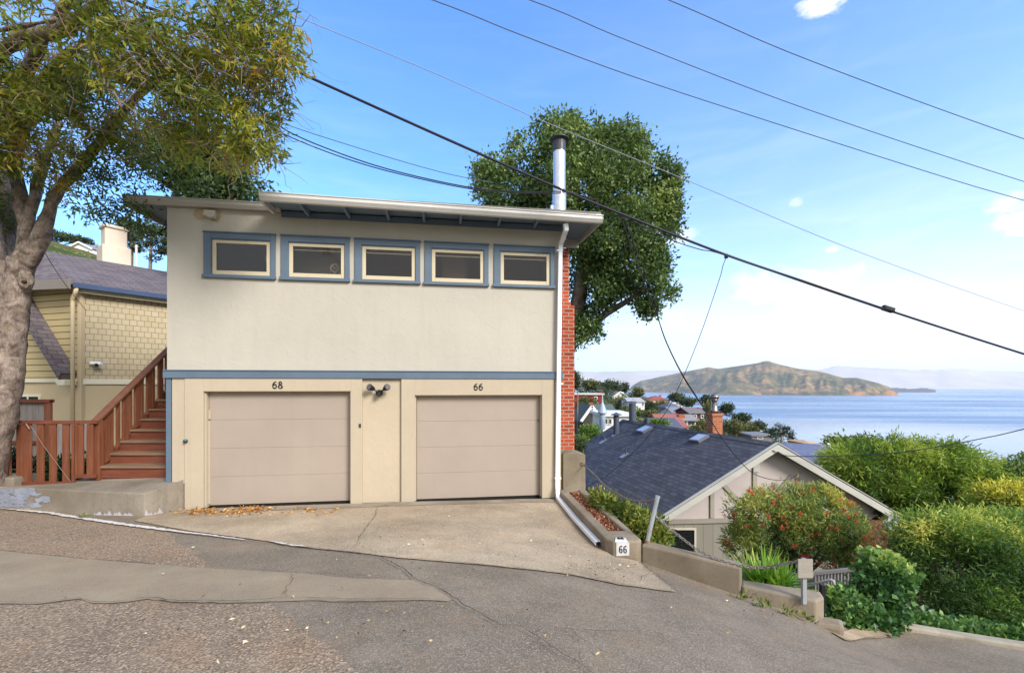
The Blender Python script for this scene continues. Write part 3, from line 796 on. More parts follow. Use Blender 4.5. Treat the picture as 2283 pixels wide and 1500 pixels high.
# windows
for i,(a,b) in enumerate(wins):
    s0, s1 = fs(a), fs(b); mb = MB()
    lb(mb, s0, s0+.118, -.028, .02, WZ0+.055, WZ1-.001); lb(mb, s1-.085, s1, -.028, .02, WZ0+.055, WZ1-.001); lb(mb, s0+.118, s1-.085, -.028, .02, WZ1-.10, WZ1-.001)
    lb(mb, s0-.012, s1+.012, -.045, .0, WZ1-.001, WZ1+.022)
    lb(mb, s0-.02, s1+.01, -.055, .03, WZ0, WZ0+.055)
    # inner stepped stop
    lb(mb, s0+.10, s0+.130, -.012, .05, WZ0+.055, WZ1-.095); lb(mb, s1-.093, s1-.07, -.012, .05, WZ0+.055, WZ1-.095); lb(mb, s0+.13, s1-.093, -.012, .05, WZ1-.118, WZ1-.095)
    wn = hobj('window', mb, m_blue, bevel=.004)
    a0, a1, c0, c1 = s0+.13, s1-.093, WZ0+.065, WZ1-.119
    mb = MB(); tw = .062
    lb(mb, a0, a0+tw, .0, .045, c0, c1); lb(mb, a1-tw, a1, .0, .045, c0, c1); lb(mb, a0+tw, a1-tw, .0, .045, c1-tw*.85, c1); lb(mb, a0+tw, a1-tw, .0, .045, c0, c0+tw*1.15)
    hobj('sash', mb, m_sash, wn, bevel=.004)
    mb = MB(); x0, x1, y0, y1 = a0+tw-.005, a1-tw+.005, c0+tw*1.15-.005, c1-tw*.85+.005
    mb.add([(x0,.024,y0-OZ),(x1,.024,y0-OZ),(x1,.024,y1-OZ),(x0,.024,y1-OZ)],[(0,1,2,3)]); hobj('pane', mb, m_glass, wn)
    if i:
        mb = MB(); lb(mb, x0, x1, .06, .075, y1-.062, y1-.045); hobj('blind_rail', mb, m_sash, wn)
# soffit vent on the left, cable knobs
mb = MB(); s = fs(472); lb(mb, s-.09, s+.09, -.10, .0, 2.93, 3.03); lb(mb, s-.02, s+.09, -.13, -.02, 2.90, 2.93); hobj('vent_hood', mb, m_upper, bevel=.008)
mb = MB(); q = [(430,478),(436,466),(470,463),(492,470),(494,482),(488,492),(486,498),(478,494),(470,489),(440,490)]
mb.slab([Vector((fs(x),-.0,fz(x,y)-OZ)) for x,y in q], (0,-.0025,0)); hobj('wall_patch', mb, stucco('tan_patch', lin(168,152,124), .3))
mb = MB(); s = fs(803); lb(mb, s-.02, s+.02, -.032, -.025, fz(803,953), fz(803,944)); hobj('key_switch', mb, m_flued)
p = (fs(417), -.05, fz(417,982)-OZ); mb = MB(); mb.ball(p, .036, 12, 8, (1,.9,1)); mb.cyl((p[0],-.02,p[2]),(p[0],.0,p[2]),.03); kn = hobj('door_knob', mb, m_flued, smooth=True)
mb = MB(); mb.ball((p[0]+.002,p[1]-.004,p[2]+.018), .027, 10, 6, (1,1,.6)); hobj('knob_cover', mb, paint('teal', lin(40,140,150), .1), kn, smooth=True)
# numbers
def digit(ch):
    if ch == '6': return smoothpath([(.74,0,.98),(.50,0,.93),(.24,0,.72),(.12,0,.40),(.16,0,.15),(.36,0,.01),(.62,0,.04),(.78,0,.24),(.74,0,.46),(.52,0,.58),(.30,0,.52),(.16,0,.38)],5)
    return smoothpath([(.50,0,.52),(.26,0,.66),(.24,0,.86),(.46,0,.98),(.68,0,.88),(.68,0,.70),(.48,0,.54),(.20,0,.38),(.12,0,.18),(.30,0,.01),(.56,0,.0),(.78,0,.14),(.74,0,.36),(.50,0,.52)],5)
def number(txt, pxc, pyc, hh):
    c = fac(pxc,pyc,.03); s = fs(pxc); z = fz(pxc,pyc)-OZ; mb = MB(); wd = hh*.78
    for i,ch in enumerate(txt):
        x0 = s - wd*len(txt)*.5*1.05 + i*wd*1.05
        pts = [(x0+q[0]*wd, -.030, z-hh/2+q[2]*hh) for q in digit(ch)]
        n = len(pts); mb.tube(pts, [.0075+.0045*abs(math.sin(3*math.pi*k/n)) for k in range(n)], 6)
    return hobj('house_number', mb, m_black, smooth=True)
number('68', 621, 858, .115); number('66', 1067, 862, .115)
# twin floodlight
s, z = fs(846), fz(846,872)-OZ
mb = MB(); mb.cyl((s,-.0,z-.03),(s,-.05,z-.03),.06,16); mb.box((s-.035,-.11,z-.08),(s+.035,-.05,z+.0)); mb.ball((s,-.11,z-.055),.035,12,8); fl = hobj('floodlight', mb, m_black, bevel=.004)
for q in (-1,1):
    mb = MB(); mb.cyl((s+q*.03,-.06,z),(s+q*.10,-.08,z+.035),.014,8)
    c0 = Vector((s+q*.09,-.05,z+.04)); dd = Vector((q*.55,-.75,.30)).normalized(); mb.tube([c0, c0+dd*.03, c0+dd*.11, c0+dd*.13],[.03,.042,.06,.058],14)
    hd = hobj('lamp_head', mb, m_black, fl, smooth=False)
    mb = MB(); mb.tube([c0+dd*.131, c0+dd*.136],[.05,.05],14); hobj('lens', mb, paint('lamp_lens', lin(96,90,96), .1, 4, .3), hd)
# roof
OV = .60
def hp(px, py, o): 
    q = fac(px,py,o); return ((q-Vector((OX,OY,0))).dot(U), -o, q.z)
s_l = (fac(275,HY,.12)-Vector((OX,OY,0))).dot(U); s_g = (fac(582,HY,OV)-Vector((OX,OY,0))).dot(U); s_r = (fac(1340,HY,OV)-Vector((OX,OY,0))).dot(U)
zg = lambda s: 3.035 - .012*(s-s_g)                 # underside of the front gutter
mb = MB()
pitch = .035
def roof_slab(mb, s0, s1, d0, d1, zf, th):
    za = [zf+pitch*(d-d0) for d in (d0,d1)]
    vs = [(s0,d0,za[0]),(s1,d0,za[0]),(s1,d1,za[1]),(s0,d1,za[1])]
    mb.slab([(x,y,z-OZ) for x,y,z in vs], (0,0,th))
roof_slab(mb, s_l, s_g, -.10, 7.5, 3.135, .07)
roof_slab(mb, s_g, SR+.02, -OV, 7.5, 3.125, .06)
roof_slab(mb, SR+.02, s_r, -OV, .80, 3.125, .06)
hobj('roof', mb, m_roofing)
mb = MB()                                          # boards under the eaves
roof_slab(mb, s_g+.03, SR+.02, -OV+.02, -.002, 3.107, .015); roof_slab(mb, SR+.02, s_r-.02, -OV+.02, .78, 3.085, .036)
roof_slab(mb, s_l+.02, -.002, -.08, 7.3, 3.11, .022)
hobj('soffit', mb, m_bluesh)
mb = MB(); lb(mb, s_g+.12, SR, -.03, -.001, 3.0, 3.1); hobj('frieze', mb, m_blue)
for px in (690,780,868,946,1026,1110,1190):
    s = fs(px); mb = MB(); lb(mb, s-.022, s+.022, -OV+.03, -.031, 3.03, 3.108); hobj('rafter_tail', mb, m_bluesh)
mb = MB()                                          # barge boards
roof_slab(mb, s_r-.02, s_r+.025, -OV, .80, 2.985, .16); lb(mb, SR+.03, s_r-.02, .74, .80, 2.94, 3.11)
hobj('barge_board', mb, m_fascia)
mb = MB(); roof_slab(mb, s_l-.02, s_l+.02, -.10, 7.4, 3.03, .13); hobj('barge_board', mb, m_fascia)
def gutter(mb, s0, s1, d, z0, hgt, dep):
    pr = [(0,0),(-.6*dep,0),(-dep,.45*hgt),(-dep,.86*hgt),(-dep-.014,.88*hgt),(-dep-.014,hgt),(0,hgt)]
    vs = []
    for s, zz in ((s0,z0(s0)),(s1,z0(s1))):
        vs += [(s, d+a, zz+b-OZ) for a,b in pr]
    n = len(pr); mb.add(vs, [tuple(range(n)), tuple(range(2*n-1,n-1,-1))] + [(i,n+i,n+(i+1)%n,(i+1)%n) for i in range(n)])
mb = MB(); gutter(mb, s_g, s_r+.01, -OV+.01, zg, .125, .11); hobj('gutter', mb, m_gutter, bevel=.003)
mb = MB(); gutter(mb, s_l-.02, s_g+.12, -.03, lambda s: 3.085-.004*s, .125, .09); hobj('gutter', mb, m_fascia, bevel=.003)
mb = MB(); roof_slab(mb, s_g-.0, s_g+.045, -OV+.012, -.12, 3.0, .14); hobj('barge_board', mb, m_gutter)
mb = MB(); lb(mb, s_r-.10, s_r-.0, -OV-.02, -OV+.08, zg(s_r)+.126, zg(s_r)+.17); hobj('cable_bracket', mb, m_gutter)
# downpipe: eave, wall, and its long foot beside the planter
def hpt(px, py, o): return hp(px,py,o)
pp = [hpt(1261,500,.54), hpt(1262,512,.5), hpt(1250,545,.10), hpt(1249,560,.075), hpt(1242,1080,.075)]
ground_pts = []
q0 = Vector(gpt(1243,1116)); q1 = Vector(gpt(1333,1221))
for tt in (0.02,.5,1.0):
    q = q0.lerp(q1, tt); q.z = ground(q.x,q.y)+.065; ground_pts.append(((q-Vector((OX,OY,0))).dot(U),(q-Vector((OX,OY,0))).dot(V),q.z))
pts = [Vector((a,b,c-OZ)) for a,b,c in pp+ground_pts]
mb = MB()
for i in range(len(pts)-1):
    a, b = pts[i], pts[i+1]; dv = (b-a).normalized(); up = (0,-1,0) if abs(dv.z) > .6 else (0,0,1)
    ext = .018
    mb.beam(a-dv*ext, b+dv*ext, .085-.0012*i, .072-.0011*i, up)
dp = hobj('downpipe', mb, m_pipe, bevel=.012)
e = pts[-1]; dv = (pts[-1]-pts[-2]).normalized()
mb = MB(); mb.beam(e+dv*.019, e+dv*.021, .062, .05); hobj('outlet', mb, m_dark, dp)
for py in (560,855,1065):
    q = hpt(1247 if py<900 else 1243, py, .06); mb = MB(); mb.box((q[0]-.06,-.118,q[2]-OZ-.012),(q[0]+.06,-.0,q[2]-OZ+.012)); hobj('strap', mb, m_pipe, dp)
# brick chimney and metal flue
mb = MB(); ch0 = .80
mb.box((SR+.005,ch0,-1.2),(SR+.50,ch0+1.3,(1.72-OZ))); mb.box((SR+.005,ch0+.004,1.72-OZ),(SR+.42,ch0+1.29,1.80-OZ)); mb.box((SR+.005,ch0+.008,1.80-OZ),(SR+.385,ch0+1.28,2.93-OZ))
ck_ = hobj('chimney', mb, m_brick)
q = P(1247,480,10.0) ; base = ((q-Vector((OX,OY,0))).dot(U),(q-Vector((OX,OY,0))).dot(V))
ztop = -(310-HY)/F*10.0
mb = MB(); cx_, cy_ = base
mb.cyl((cx_,cy_,2.6-OZ),(cx_,cy_,4.22-OZ),.150,20); mb.cyl((cx_,cy_,4.22-OZ),(cx_,cy_,ztop-.28-OZ),.136,20); mb.cyl((cx_,cy_,4.2-OZ),(cx_,cy_,4.25-OZ),.154,20)
fu = hobj('flue', mb, m_flue)
mb = MB(); mb.cyl((cx_,cy_,ztop-.29-OZ),(cx_,cy_,ztop-.05-OZ),.143,20); mb.lathe((cx_,cy_,ztop-.06-OZ),[(.15,0),(.215,.035),(.215,.05),(.13,.075),(.02,.08)],20); hobj('cap', mb, m_flued, fu)
mb = MB(); mb.cyl((cx_-.17,cy_-.02,3.1-OZ),(cx_-.17,cy_-.02,3.75-OZ),.055,14); mb.lathe((cx_-.17,cy_-.02,3.75-OZ),[(.09,0),(.085,.05),(.045,.14),(.04,.2)],14); hobj('vent_pipe', mb, m_flue, smooth=False)
mb = MB(); lb(mb, SR, SR+.05, .03, .10, fz(1255,845), fz(1255,830)); hobj('conduit_box', mb, m_bluesh)

# things seen through the glass
t_ = thing('pedestal_fan', 'pale round fan on a stem behind the first window', 'fan', HL(fs(583),.55,1.2), TH)
c = HL(fs(583),.50,2.41); f_ = -V
mb = MB(); mb.tube([c, c+V*.05],[.135,.135],24); obj('fan_head', mb, m_sash, t_, bevel=.01)
mb = MB(); mb.cyl(HL(fs(583),.55,1.2), HL(fs(583),.55,2.30), .022, 10); obj('stem', mb, m_sash, t_)
t_ = thing('round_ornament', 'dark round ornament on a short stem behind the second window', 'ornament', HL(fs(737),.32,1.75), TH)
c = HL(fs(737),.32,2.21); pts = [c + U*.075*math.cos(k*math.pi/8) + Vector((0,0,.075*math.sin(k*math.pi/8))) for k in range(17)]
mb = MB(); mb.tube(pts, .02, 8); mb.tube([c+U*-.05+Vector((0,0,.04)), c+U*.05-Vector((0,0,.04))], .012, 6); obj('ring', mb, m_roomd, t_, smooth=True)
mb = MB(); mb.cyl(HL(fs(737),.32,1.75), HL(fs(737),.32,2.13), .02, 8); obj('stem', mb, m_roomd, t_)
# ------------------------------------------------------------------ left: kerb platform, stairs, fences
m_stain = wood('red_stain', lin(116,68,46), 2, .35, .7, .3)
m_stainx = wood('red_stain_across', lin(112,62,44), 0, .35, .7, .28)
m_tread = wood('worn_tread', lin(126,100,78), 0, .35, .8, .5)
m_twig = paint('twigs', lin(144,126,112), .25, 5, .9)
m_greyw = wood('grey_boards', lin(134,126,120), 2, .3, .85, .3)
m_paintw = paint('blue_overpaint', lin(138,142,154), .3, 3, .8, .3, 30)

kt = thing('concrete_kerb', 'tall weathered concrete kerb platform with flaking blue paint below the wooden stairs', 'kerb', tuple(P(200,1140,7.5)))
A0 = P(-420,1068,7.95); A1 = P(0,1085,7.67); A2 = P(300,1099,7.22); A2b = P(322,1100,7.20); A3 = fac(411,1066); 
top = lambda p: (p.x, p.y)
mb = MB(); poly = [top(A0), top(A1), top(A2), top(A2b), (A3.x-.01,A3.y-.005), (A3.x+.02,A3.y+.3), (-5.95,8.5), (-7.5,8.45), (-8.0,8.0), (-8.6,7.93), (-13,8.35)]
zt = [A0.z,A1.z,A2.z,A2b.z,A3.z-.01,-1.60,-1.60,-1.60,-1.70,-1.74,-1.45]
mb.prism(poly, -2.7, zt); obj('platform', mb, m_kerbc, kt, bevel=.015)
# remains of blue paint on the front, white smears at the foot
def on_front(px, py, off=.006):
    k = (px-CX)/F; a, b = A1, A2; n = Vector((-(b-a).y,(b-a).x,0)).normalized()
    if n.y > 0: n = -n
    Y = (a.x*n.x + a.y*n.y + off)/(k*n.x + n.y); return P(px,py,Y)
rg = random.Random(4)
def flake(pts, seed, amp=5):
    rgf = random.Random(seed); o = []; m = len(pts)
    for i in range(m):
        a = pts[i]; b = pts[(i+1)%m]; L = math.hypot(b[0]-a[0],b[1]-a[1]); k = max(1,int(L/5))
        for j in range(k): o.append((lerp(a[0],b[0],j/k)+rgf.uniform(-amp,amp)*.6, lerp(a[1],b[1],j/k)+rgf.uniform(-amp,amp)*.5))
    return o
mb = MB(); rg = random.Random(11); nfl = 0
while nfl < 420:
    x = rg.uniform(-120,108); y = rg.uniform(1090,1128)
    if mnoise.noise(Vector((x*.035,y*.09,2))) + (.35 if x < 40 else .35-(x-40)*.009) - abs(y-1106)*.012 < -.05: continue
    r = rg.uniform(2,6.5); m_ = 7; q = [on_front(x+r*1.7*math.cos(2*math.pi*k/m_)*rg.uniform(.6,1.2), y+r*.7*math.sin(2*math.pi*k/m_)*rg.uniform(.6,1.2), .003+.00002*nfl) for k in range(m_)]
    mb.add(q, [tuple(range(m_-1,-1,-1))]); nfl += 1
tag(obj('paint_flakes', mb, m_paintw, kt), kind='stuff')
def foot_strip(mb, pa, pb, n, seed):
    rg = random.Random(seed); vs = []
    for i in range(n+1):
        p = pa.lerp(pb, i/n); z = ground(p.x,p.y); hgt = max(.004, .060*(.6+1.6*mnoise.noise(Vector((i*.13,seed,0)))) * rg.uniform(.5,1.2))
        vs += [(p.x,p.y,z-.02),(p.x,p.y,z+hgt)]
    mb.add(vs, [(2*i,2*i+2,2*i+3,2*i+1) for i in range(n)])
mb = MB(); n_ = Vector((.0,-.012,0))
foot_strip(mb, on_front(210,1140,.012), on_front(298,1140,.012), 90, 2); foot_strip(mb, A2b+Vector((.012,-.008,0)), A3+Vector((-.03,-.022,0)), 90, 5)
obj('paint_smear', mb, paint('white_smear', lin(178,174,178), .15, 8, .8), kt)
mb = MB(); mb.prism([(-9.6,7.86),(-8.62,7.86),(-8.62,8.3),(-9.7,8.35)], -1.9, -1.57); 
tag(obj('concrete_block', mb, m_kerbc, None, bevel=.02), 'low concrete block at the foot of the big tree trunk', 'block')

st = thing('wooden_stairs', 'reddish stained wooden stairs climbing along the left side of the garage', 'stairs', (-6.7,8.12,-1.6))
dl = -150/1015.0
def sx(Y, left=True): return (-7.39 if left else -5.955) + dl*(Y-8.12)
NS = 9; RH, TD = .19, .28
for k in range(NS):
    Y = 8.12 + TD*k; z = -1.6 + RH*k
    poly = lambda Ya, Yb: [(sx(Ya),Ya),(sx(Ya,0),Ya),(sx(Yb,0),Yb),(sx(Yb),Yb)]
    mb = MB(); mb.prism(poly(Y,Y+.03), z-.03, z+RH-.042); obj('riser', mb, m_stainx, st, bevel=.004)
    mb = MB(); mb.prism(poly(Y-.03,Y+TD+.0), z+RH-.04, z+RH); obj('tread', mb, m_tread, st, bevel=.006)
mb = MB()
for x_ in (-.055,):
    pts = [(sx(8.12)+x_,8.12,-1.66),(sx(8.12)+x_,8.12,-1.44),(sx(8.12+TD*NS)+x_,8.12+TD*NS,-1.44+RH*NS),(sx(8.12+TD*NS)+x_,8.12+TD*NS,-1.66+RH*NS-.1)]
    mb.slab(pts, (.045,0,0))
obj('stringer', mb, m_stain, st, bevel=.004)
zr = lambda Y: -.585 + (RH/TD)*(Y-8.12)
x0 = sx(8.12)-.03
mb = MB(); mb.box((x0-.02,8.07,-1.66),(x0+.10,8.17,zr(8.12)-.02)); obj('newel_post', mb, m_stain, st, bevel=.006)
mb = MB(); mb.beam((sx(8.02)+.0,8.02,zr(8.02)+.01),(sx(10.9)+.0,10.9,zr(10.9)+.01),.135,.045); obj('handrail', mb, wood('rail_cap', lin(112,72,50), 1, .35), st, bevel=.006)
for i,Y in enumerate((8.27,8.43,8.60,8.76,8.93,9.10,9.28,9.46,9.64,9.85,10.1)):
    wdt = .125 if i % 2 == 1 and i>1 or i==0 else .06
    mb = MB(); zb = -1.5 + (RH/TD)*(Y-8.12)
    mb.slab([(sx(Y)-.03,Y,zb),(sx(Y)-.03,Y+wdt,zb+.05),(sx(Y)-.03,Y+wdt,zr(Y+wdt)-.015),(sx(Y)-.03,Y,zr(Y)-.015)],(.042,0,0))
    obj('baluster', mb, m_stain, st, bevel=.004)

# picket gate with its fence panels
YF = 8.02
fx = lambda px, Y=YF: (px-CX)/F*Y
fzz = lambda py, Y=YF: -(py-HY)/F*Y
gt = thing('picket_gate', 'low reddish picket gate with a diagonal brace cable under the big tree', 'gate', (fx(112),YF,fzz(1078)))
mb = MB(); mb.box((fx(55),YF-.03,fzz(945)),(fx(168),YF+.02,fzz(937))); obj('top_rail', mb, m_stainx, gt, bevel=.003)
mb = MB(); mb.box((fx(52),YF-.03,fzz(1081)),(fx(163),YF+.02,fzz(1073))); obj('bottom_rail', mb, m_stainx, gt, bevel=.003)
for px in (62,90,118,147):
    mb = MB(); mb.box((fx(px)-.058,YF-.012,fzz(1074)),(fx(px)+.058,YF+.022,fzz(945))); obj('picket', mb, m_stain, gt, bevel=.004)
mb = MB(); mb.box((fx(163),YF-.035,fzz(1076)),(fx(168),YF+.02,fzz(945))); obj('stile', mb, m_stain, gt, bevel=.003)
mb = MB(); mb.tube([(fx(74),YF-.04,fzz(948)),(fx(100),YF-.04,fzz(990)),(fx(161),YF-.035,fzz(1072))],.0035,6); mb.tube([(fx(64),YF-.045,fzz(944)),(fx(72),YF-.045,fzz(956))],.009,6); obj('brace_cable', mb, m_twig, gt)
fn = thing('picket_fence', 'short reddish picket fence panel between the gate and the stair post', 'fence', (fx(195),YF+.02,fzz(1062)))
mb = MB(); mb.box((fx(170),YF-.02,fzz(944)),(fx(217),YF+.03,fzz(937))); obj('top_rail', mb, m_stainx, fn, bevel=.003)
mb = MB(); mb.box((fx(172),YF-.02,fzz(1065)),(fx(214),YF+.03,fzz(1057))); obj('bottom_rail', mb, m_stainx, fn, bevel=.003)
for px,ww in ((178,.055),(200,.055)):
    mb = MB(); mb.box((fx(px)-ww,YF-.005,fzz(1058)),(fx(px)+ww,YF+.028,fzz(945))); obj('picket', mb, m_stain, fn, bevel=.004)
mb = MB(); mb.box((fx(169.5),YF-.02,fzz(1066)),(fx(173),YF+.04,fzz(944))); obj('post', mb, m_stain, fn, bevel=.003)
f3 = thing('picket_fence', 'reddish fence panel with one wide board beside the tree trunk', 'fence', (fx(30),YF,fzz(1060)))
mb = MB(); mb.box((fx(-120),YF-.02,fzz(944)),(fx(53),YF+.02,fzz(937))); obj('top_rail', mb, m_stainx, f3, bevel=.003)
for px,ww in ((46,.075),(16,.05),(-14,.05),(-44,.05),(-74,.05)):
    mb = MB(); mb.box((fx(px)-ww,YF-.005,fzz(1062)),(fx(px)+ww,YF+.03,fzz(945))); obj('picket', mb, m_stain, f3, bevel=.004)
YB = 9.6
bf = thing('board_fence', 'weathered grey board fence with a brown frame behind the picket gate', 'fence', (fx(70,YB),YB,fzz(1040,YB)))
k = 0
for px in range(-70,110,13):
    k += 1; mb = MB(); mb.box((fx(px,YB)+.004,YB,-2.2),(fx(px+13,YB)-.004,YB+.025,fzz(893,YB))); obj('board', mb, m_greyw, bf)
for px in range(118,222,13):
    mb = MB(); mb.box((fx(px,YB)+.004,YB,-2.2),(fx(px+13,YB)-.004,YB+.025,fzz(948,YB))); obj('board', mb, m_greyw, bf)
mb = MB(); mb.box((fx(104,YB),YB-.06,-2.2),(fx(118,YB),YB-.001,fzz(892,YB))); obj('post', mb, m_stain, bf, bevel=.005)
mb = MB(); mb.box((fx(-70,YB),YB-.08,fzz(897,YB)),(fx(118,YB),YB+.04,fzz(890,YB))); obj('cap', mb, m_stainx, bf, bevel=.004)
for py in (982,1028):
    mb = MB(); mb.box((fx(-70,YB),YB-.04,fzz(py+8,YB)),(fx(104,YB)-.001,YB-.001,fzz(py,YB))); obj('rail', mb, m_stainx, bf, bevel=.004)
mb = MB(); mb.box((fx(118,YB)+.001,YB-.04,fzz(1035,YB)),(fx(222,YB),YB-.001,fzz(1025,YB))); obj('rail', mb, m_stainx, bf, bevel=.004)

# ------------------------------------------------------------------ yellow house
m_lap = bricks('yellow_lap', lin(198,178,132), lin(190,170,126), lin(112,98,70), 30, .165, .012, .7, .7, .012, .12)
m_shk = bricks('yellow_shingle', lin(196,180,150), lin(188,172,140), lin(140,126,98), .16, .15, .007, .8, .5, .010, .14)
m_ylow = paint('yellow_stucco', lin(204,184,148), .06, .8, .8, .25, 30)
m_ytrim = paint('cream_trim', lin(228,220,196), .05, 1, .6)
m_yroof = bricks('purple_grey_shingles', lin(122,112,114), lin(98,90,94), lin(66,60,64), .32, .14, .008, .9, .5, .008, .3)
m_gblue = paint('navy_gutter', lin(62,78,108), .1, 2, .4)
m_fgrey = paint('grey_fascia', lin(134,126,116), .08, 2, .6)
YC = 11.5; C0 = P(181,HY,YC); dr = Vector((.6,.8,0)); dlft = Vector((-.965,.262,0)).normalized()
yh = thing('yellow_house', 'yellow shingled neighbour house with a dark hip roof and pale chimney', 'house', (C0.x,C0.y,-2.4), 0)
zE = 222*YC/F; zT = -(850-HY)/F*YC
def wallq(mb, p, d, L, z0, z1, th=.15, off=0):
    n = Vector((d.y,-d.x,0)); 
    if n.y > 0: n = -n
    a = p + n*off; b = a + d*L
    mb.slab([(a.x,a.y,z0),(b.x,b.y,z0),(b.x,b.y,z1),(a.x,a.y,z1)], -n*th)
mb = MB(); wallq(mb, C0, dr, 7, zT+.05, zE+.05); obj('shingle_wall', mb, m_shk, yh)
mb = MB(); wallq(mb, C0+dlft*.05, dlft, 4.5, zT+.05, zE+.05); obj('siding_wall', mb, m_lap, yh)
mb = MB(); wallq(mb, C0, dr, 7, -3, zT); wallq(mb, C0, dlft, 4.6, -3, zT); obj('lower_wall', mb, m_ylow, yh)
mb = MB(); wallq(mb, C0, dr, 7, zT-.07, zT+.06, .1, .04); obj('trim', mb, m_ytrim, yh)
mb = MB(); wallq(mb, C0, dlft, 4.6, zT-.02, zT+.07, .1, .05); obj('trim', mb, m_ytrim, yh)
mb = MB(); mb.beam((C0.x,C0.y+.0,-3),(C0.x,C0.y+.0,zE+.05),.10,.10,(1,0,0)); obj('corner_board', mb, m_ylow, yh)
# roof: plane above the shingle wall, hip plane above the siding
inn = Vector((-.8,.6,0))
E0 = C0 - inn*.28 - dr*.25; E0.z = zE-.0
E1 = C0 - inn*.28 + dr*7.4; E1.z = zE
R0 = C0 + inn*3 - dr*.2; R0.z = zE+1.31
R1 = C0 + inn*3 + dr*7.4; R1.z = zE+1.31
L1 = C0 + dlft*4.6 + Vector((-.1,-.3,0)); L1.z = zE+.16
mb = MB(); mb.slab([E0,E1,R1,R0],(0,0,.07)); 
B0 = C0 + inn*6.2 + dr*7.4; B0.z = zE; B1 = C0 + inn*6.2 - dr*.2; B1.z = zE
mb.slab([R0,R1,B0,B1],(0,0,.07)); obj('roof', mb, m_yroof, yh)
mb = MB(); L2 = R0 + dlft*1.2; L2.z = R0.z-.01
mb.slab([L1,E0+Vector((-.005,-.005,.0)),R0,L2],(0,0,.07)); obj('hip_roof', mb, m_yroof, yh)
mb = MB(); a = E0 + Vector((0,0,-.02)); mb.beam(a+dr*.05, E1+Vector((0,0,-.02)), .11, .13); obj('gutter', mb, m_gblue, yh, bevel=.01)
mb = MB(); mb.beam(E0+dr*.1+inn*.12+Vector((0,0,-.12)), E1+inn*.12+Vector((0,0,-.12)), .05, .10); obj('frieze', mb, m_ytrim, yh)
mb = MB(); mb.beam(L1+Vector((0,0,-.02)), E0+Vector((.0,-.01,-.0)), .05, .24); obj('fascia', mb, m_fgrey, yh)
mb = MB(); a = E0+dr*.12+Vector((0,0,-.08)); b = Vector((C0.x-.06,C0.y-.16,zE-.42)); mb.tube([a,a+Vector((-.03,0,-.12)),b+Vector((0,0,.1)),b,Vector((b.x,b.y,-2.6))],.045,8); obj('downpipe', mb, m_ylow, yh, smooth=True)
# pale chimney: wide base, narrower stack
mb = MB(); qc = P(236,596,14.4); cx_, cy_ = qc.x, qc.y+.3
ch = Matrix.Translation((cx_,cy_,0)) @ Matrix.Rotation(R(-36),4,'Z')
mb.box((-.34,-.36,2.6),(.34,.36,-(547-HY)/F*14.4), ch); mb.box((-.24,-.28,-(547-HY)/F*14.4),(.24,.28,-(507-HY)/F*14.4), ch); mb.box((-.29,-.33,-(507-HY)/F*14.4),(.29,.33,-(500-HY)/F*14.4), ch)
obj('chimney', mb, paint('pale_chimney', lin(222,206,186), .10, 1.5, .8, .25, 30, .01, .2, .2), yh, bevel=.03)
# sloping shingled ledge with a white bracket
def onl(px, py, off=.0):
    n = Vector((dlft.y,-dlft.x,0)); n = n if n.y < 0 else -n; k = (px-CX)/F
    Y = ((C0.x+n.x*off)*n.x + (C0.y+n.y*off)*n.y)/(k*n.x+n.y); return P(px,py,Y)
nl = Vector((dlft.y,-dlft.x,0)); nl = nl if nl.y < 0 else -nl
mb = MB(); a0,a1,b0,b1 = onl(40,640),onl(40,612),onl(166,846),onl(172,832)
mb.slab([a0,b0,b1,a1], nl*.34); obj('ledge_roof', mb, m_yroof, yh)
mb = MB(); q = onl(164,852,.0); mb.slab([onl(150,846),onl(160,860),onl(174,860),onl(174,846)], nl*.30); obj('bracket', mb, m_ytrim, yh, bevel=.02)
w0, w1 = onl(42,893), onl(92,880)
mb = MB(); mb.slab([onl(40,893),onl(92,893),onl(92,879),onl(40,879)], nl*.03); wn = obj('window', mb, m_ytrim, yh)
mb = MB(); mb.slab([onl(45,893)+nl*.03,onl(63,893)+nl*.03,onl(63,884)+nl*.03,onl(45,884)+nl*.03], nl*.004); mb.slab([onl(67,893)+nl*.03,onl(88,893)+nl*.03,onl(88,884)+nl*.03,onl(67,884)+nl*.03], nl*.004); obj('pane', mb, darkpane('dark_pane'), wn)
# camera on the shingle wall
nr_ = Vector((.8,-.6,0)); 
def onr(px, py, off=0):
    k = (px-CX)/F; Y = ((C0.x+nr_.x*off)*nr_.x+(C0.y+nr_.y*off)*nr_.y)/(k*nr_.x+nr_.y); return P(px,py,Y)
q = onr(212,811,.0)
mb = MB(); mb.cyl(q, q+nr_*.10, .045, 12); sc = obj('security_camera', mb, m_pipe, yh)
mb = MB(); mb.cyl(q+nr_*.12+Vector((-.12,-.02,.01)), q+nr_*.14+Vector((.12,.02,.0)), .045, 12); obj('housing', mb, m_pipe, sc); mb = MB(); mb.ball(q+nr_*.17+Vector((0,0,-.03)), .045, 10, 6); obj('lens', mb, m_black, sc)

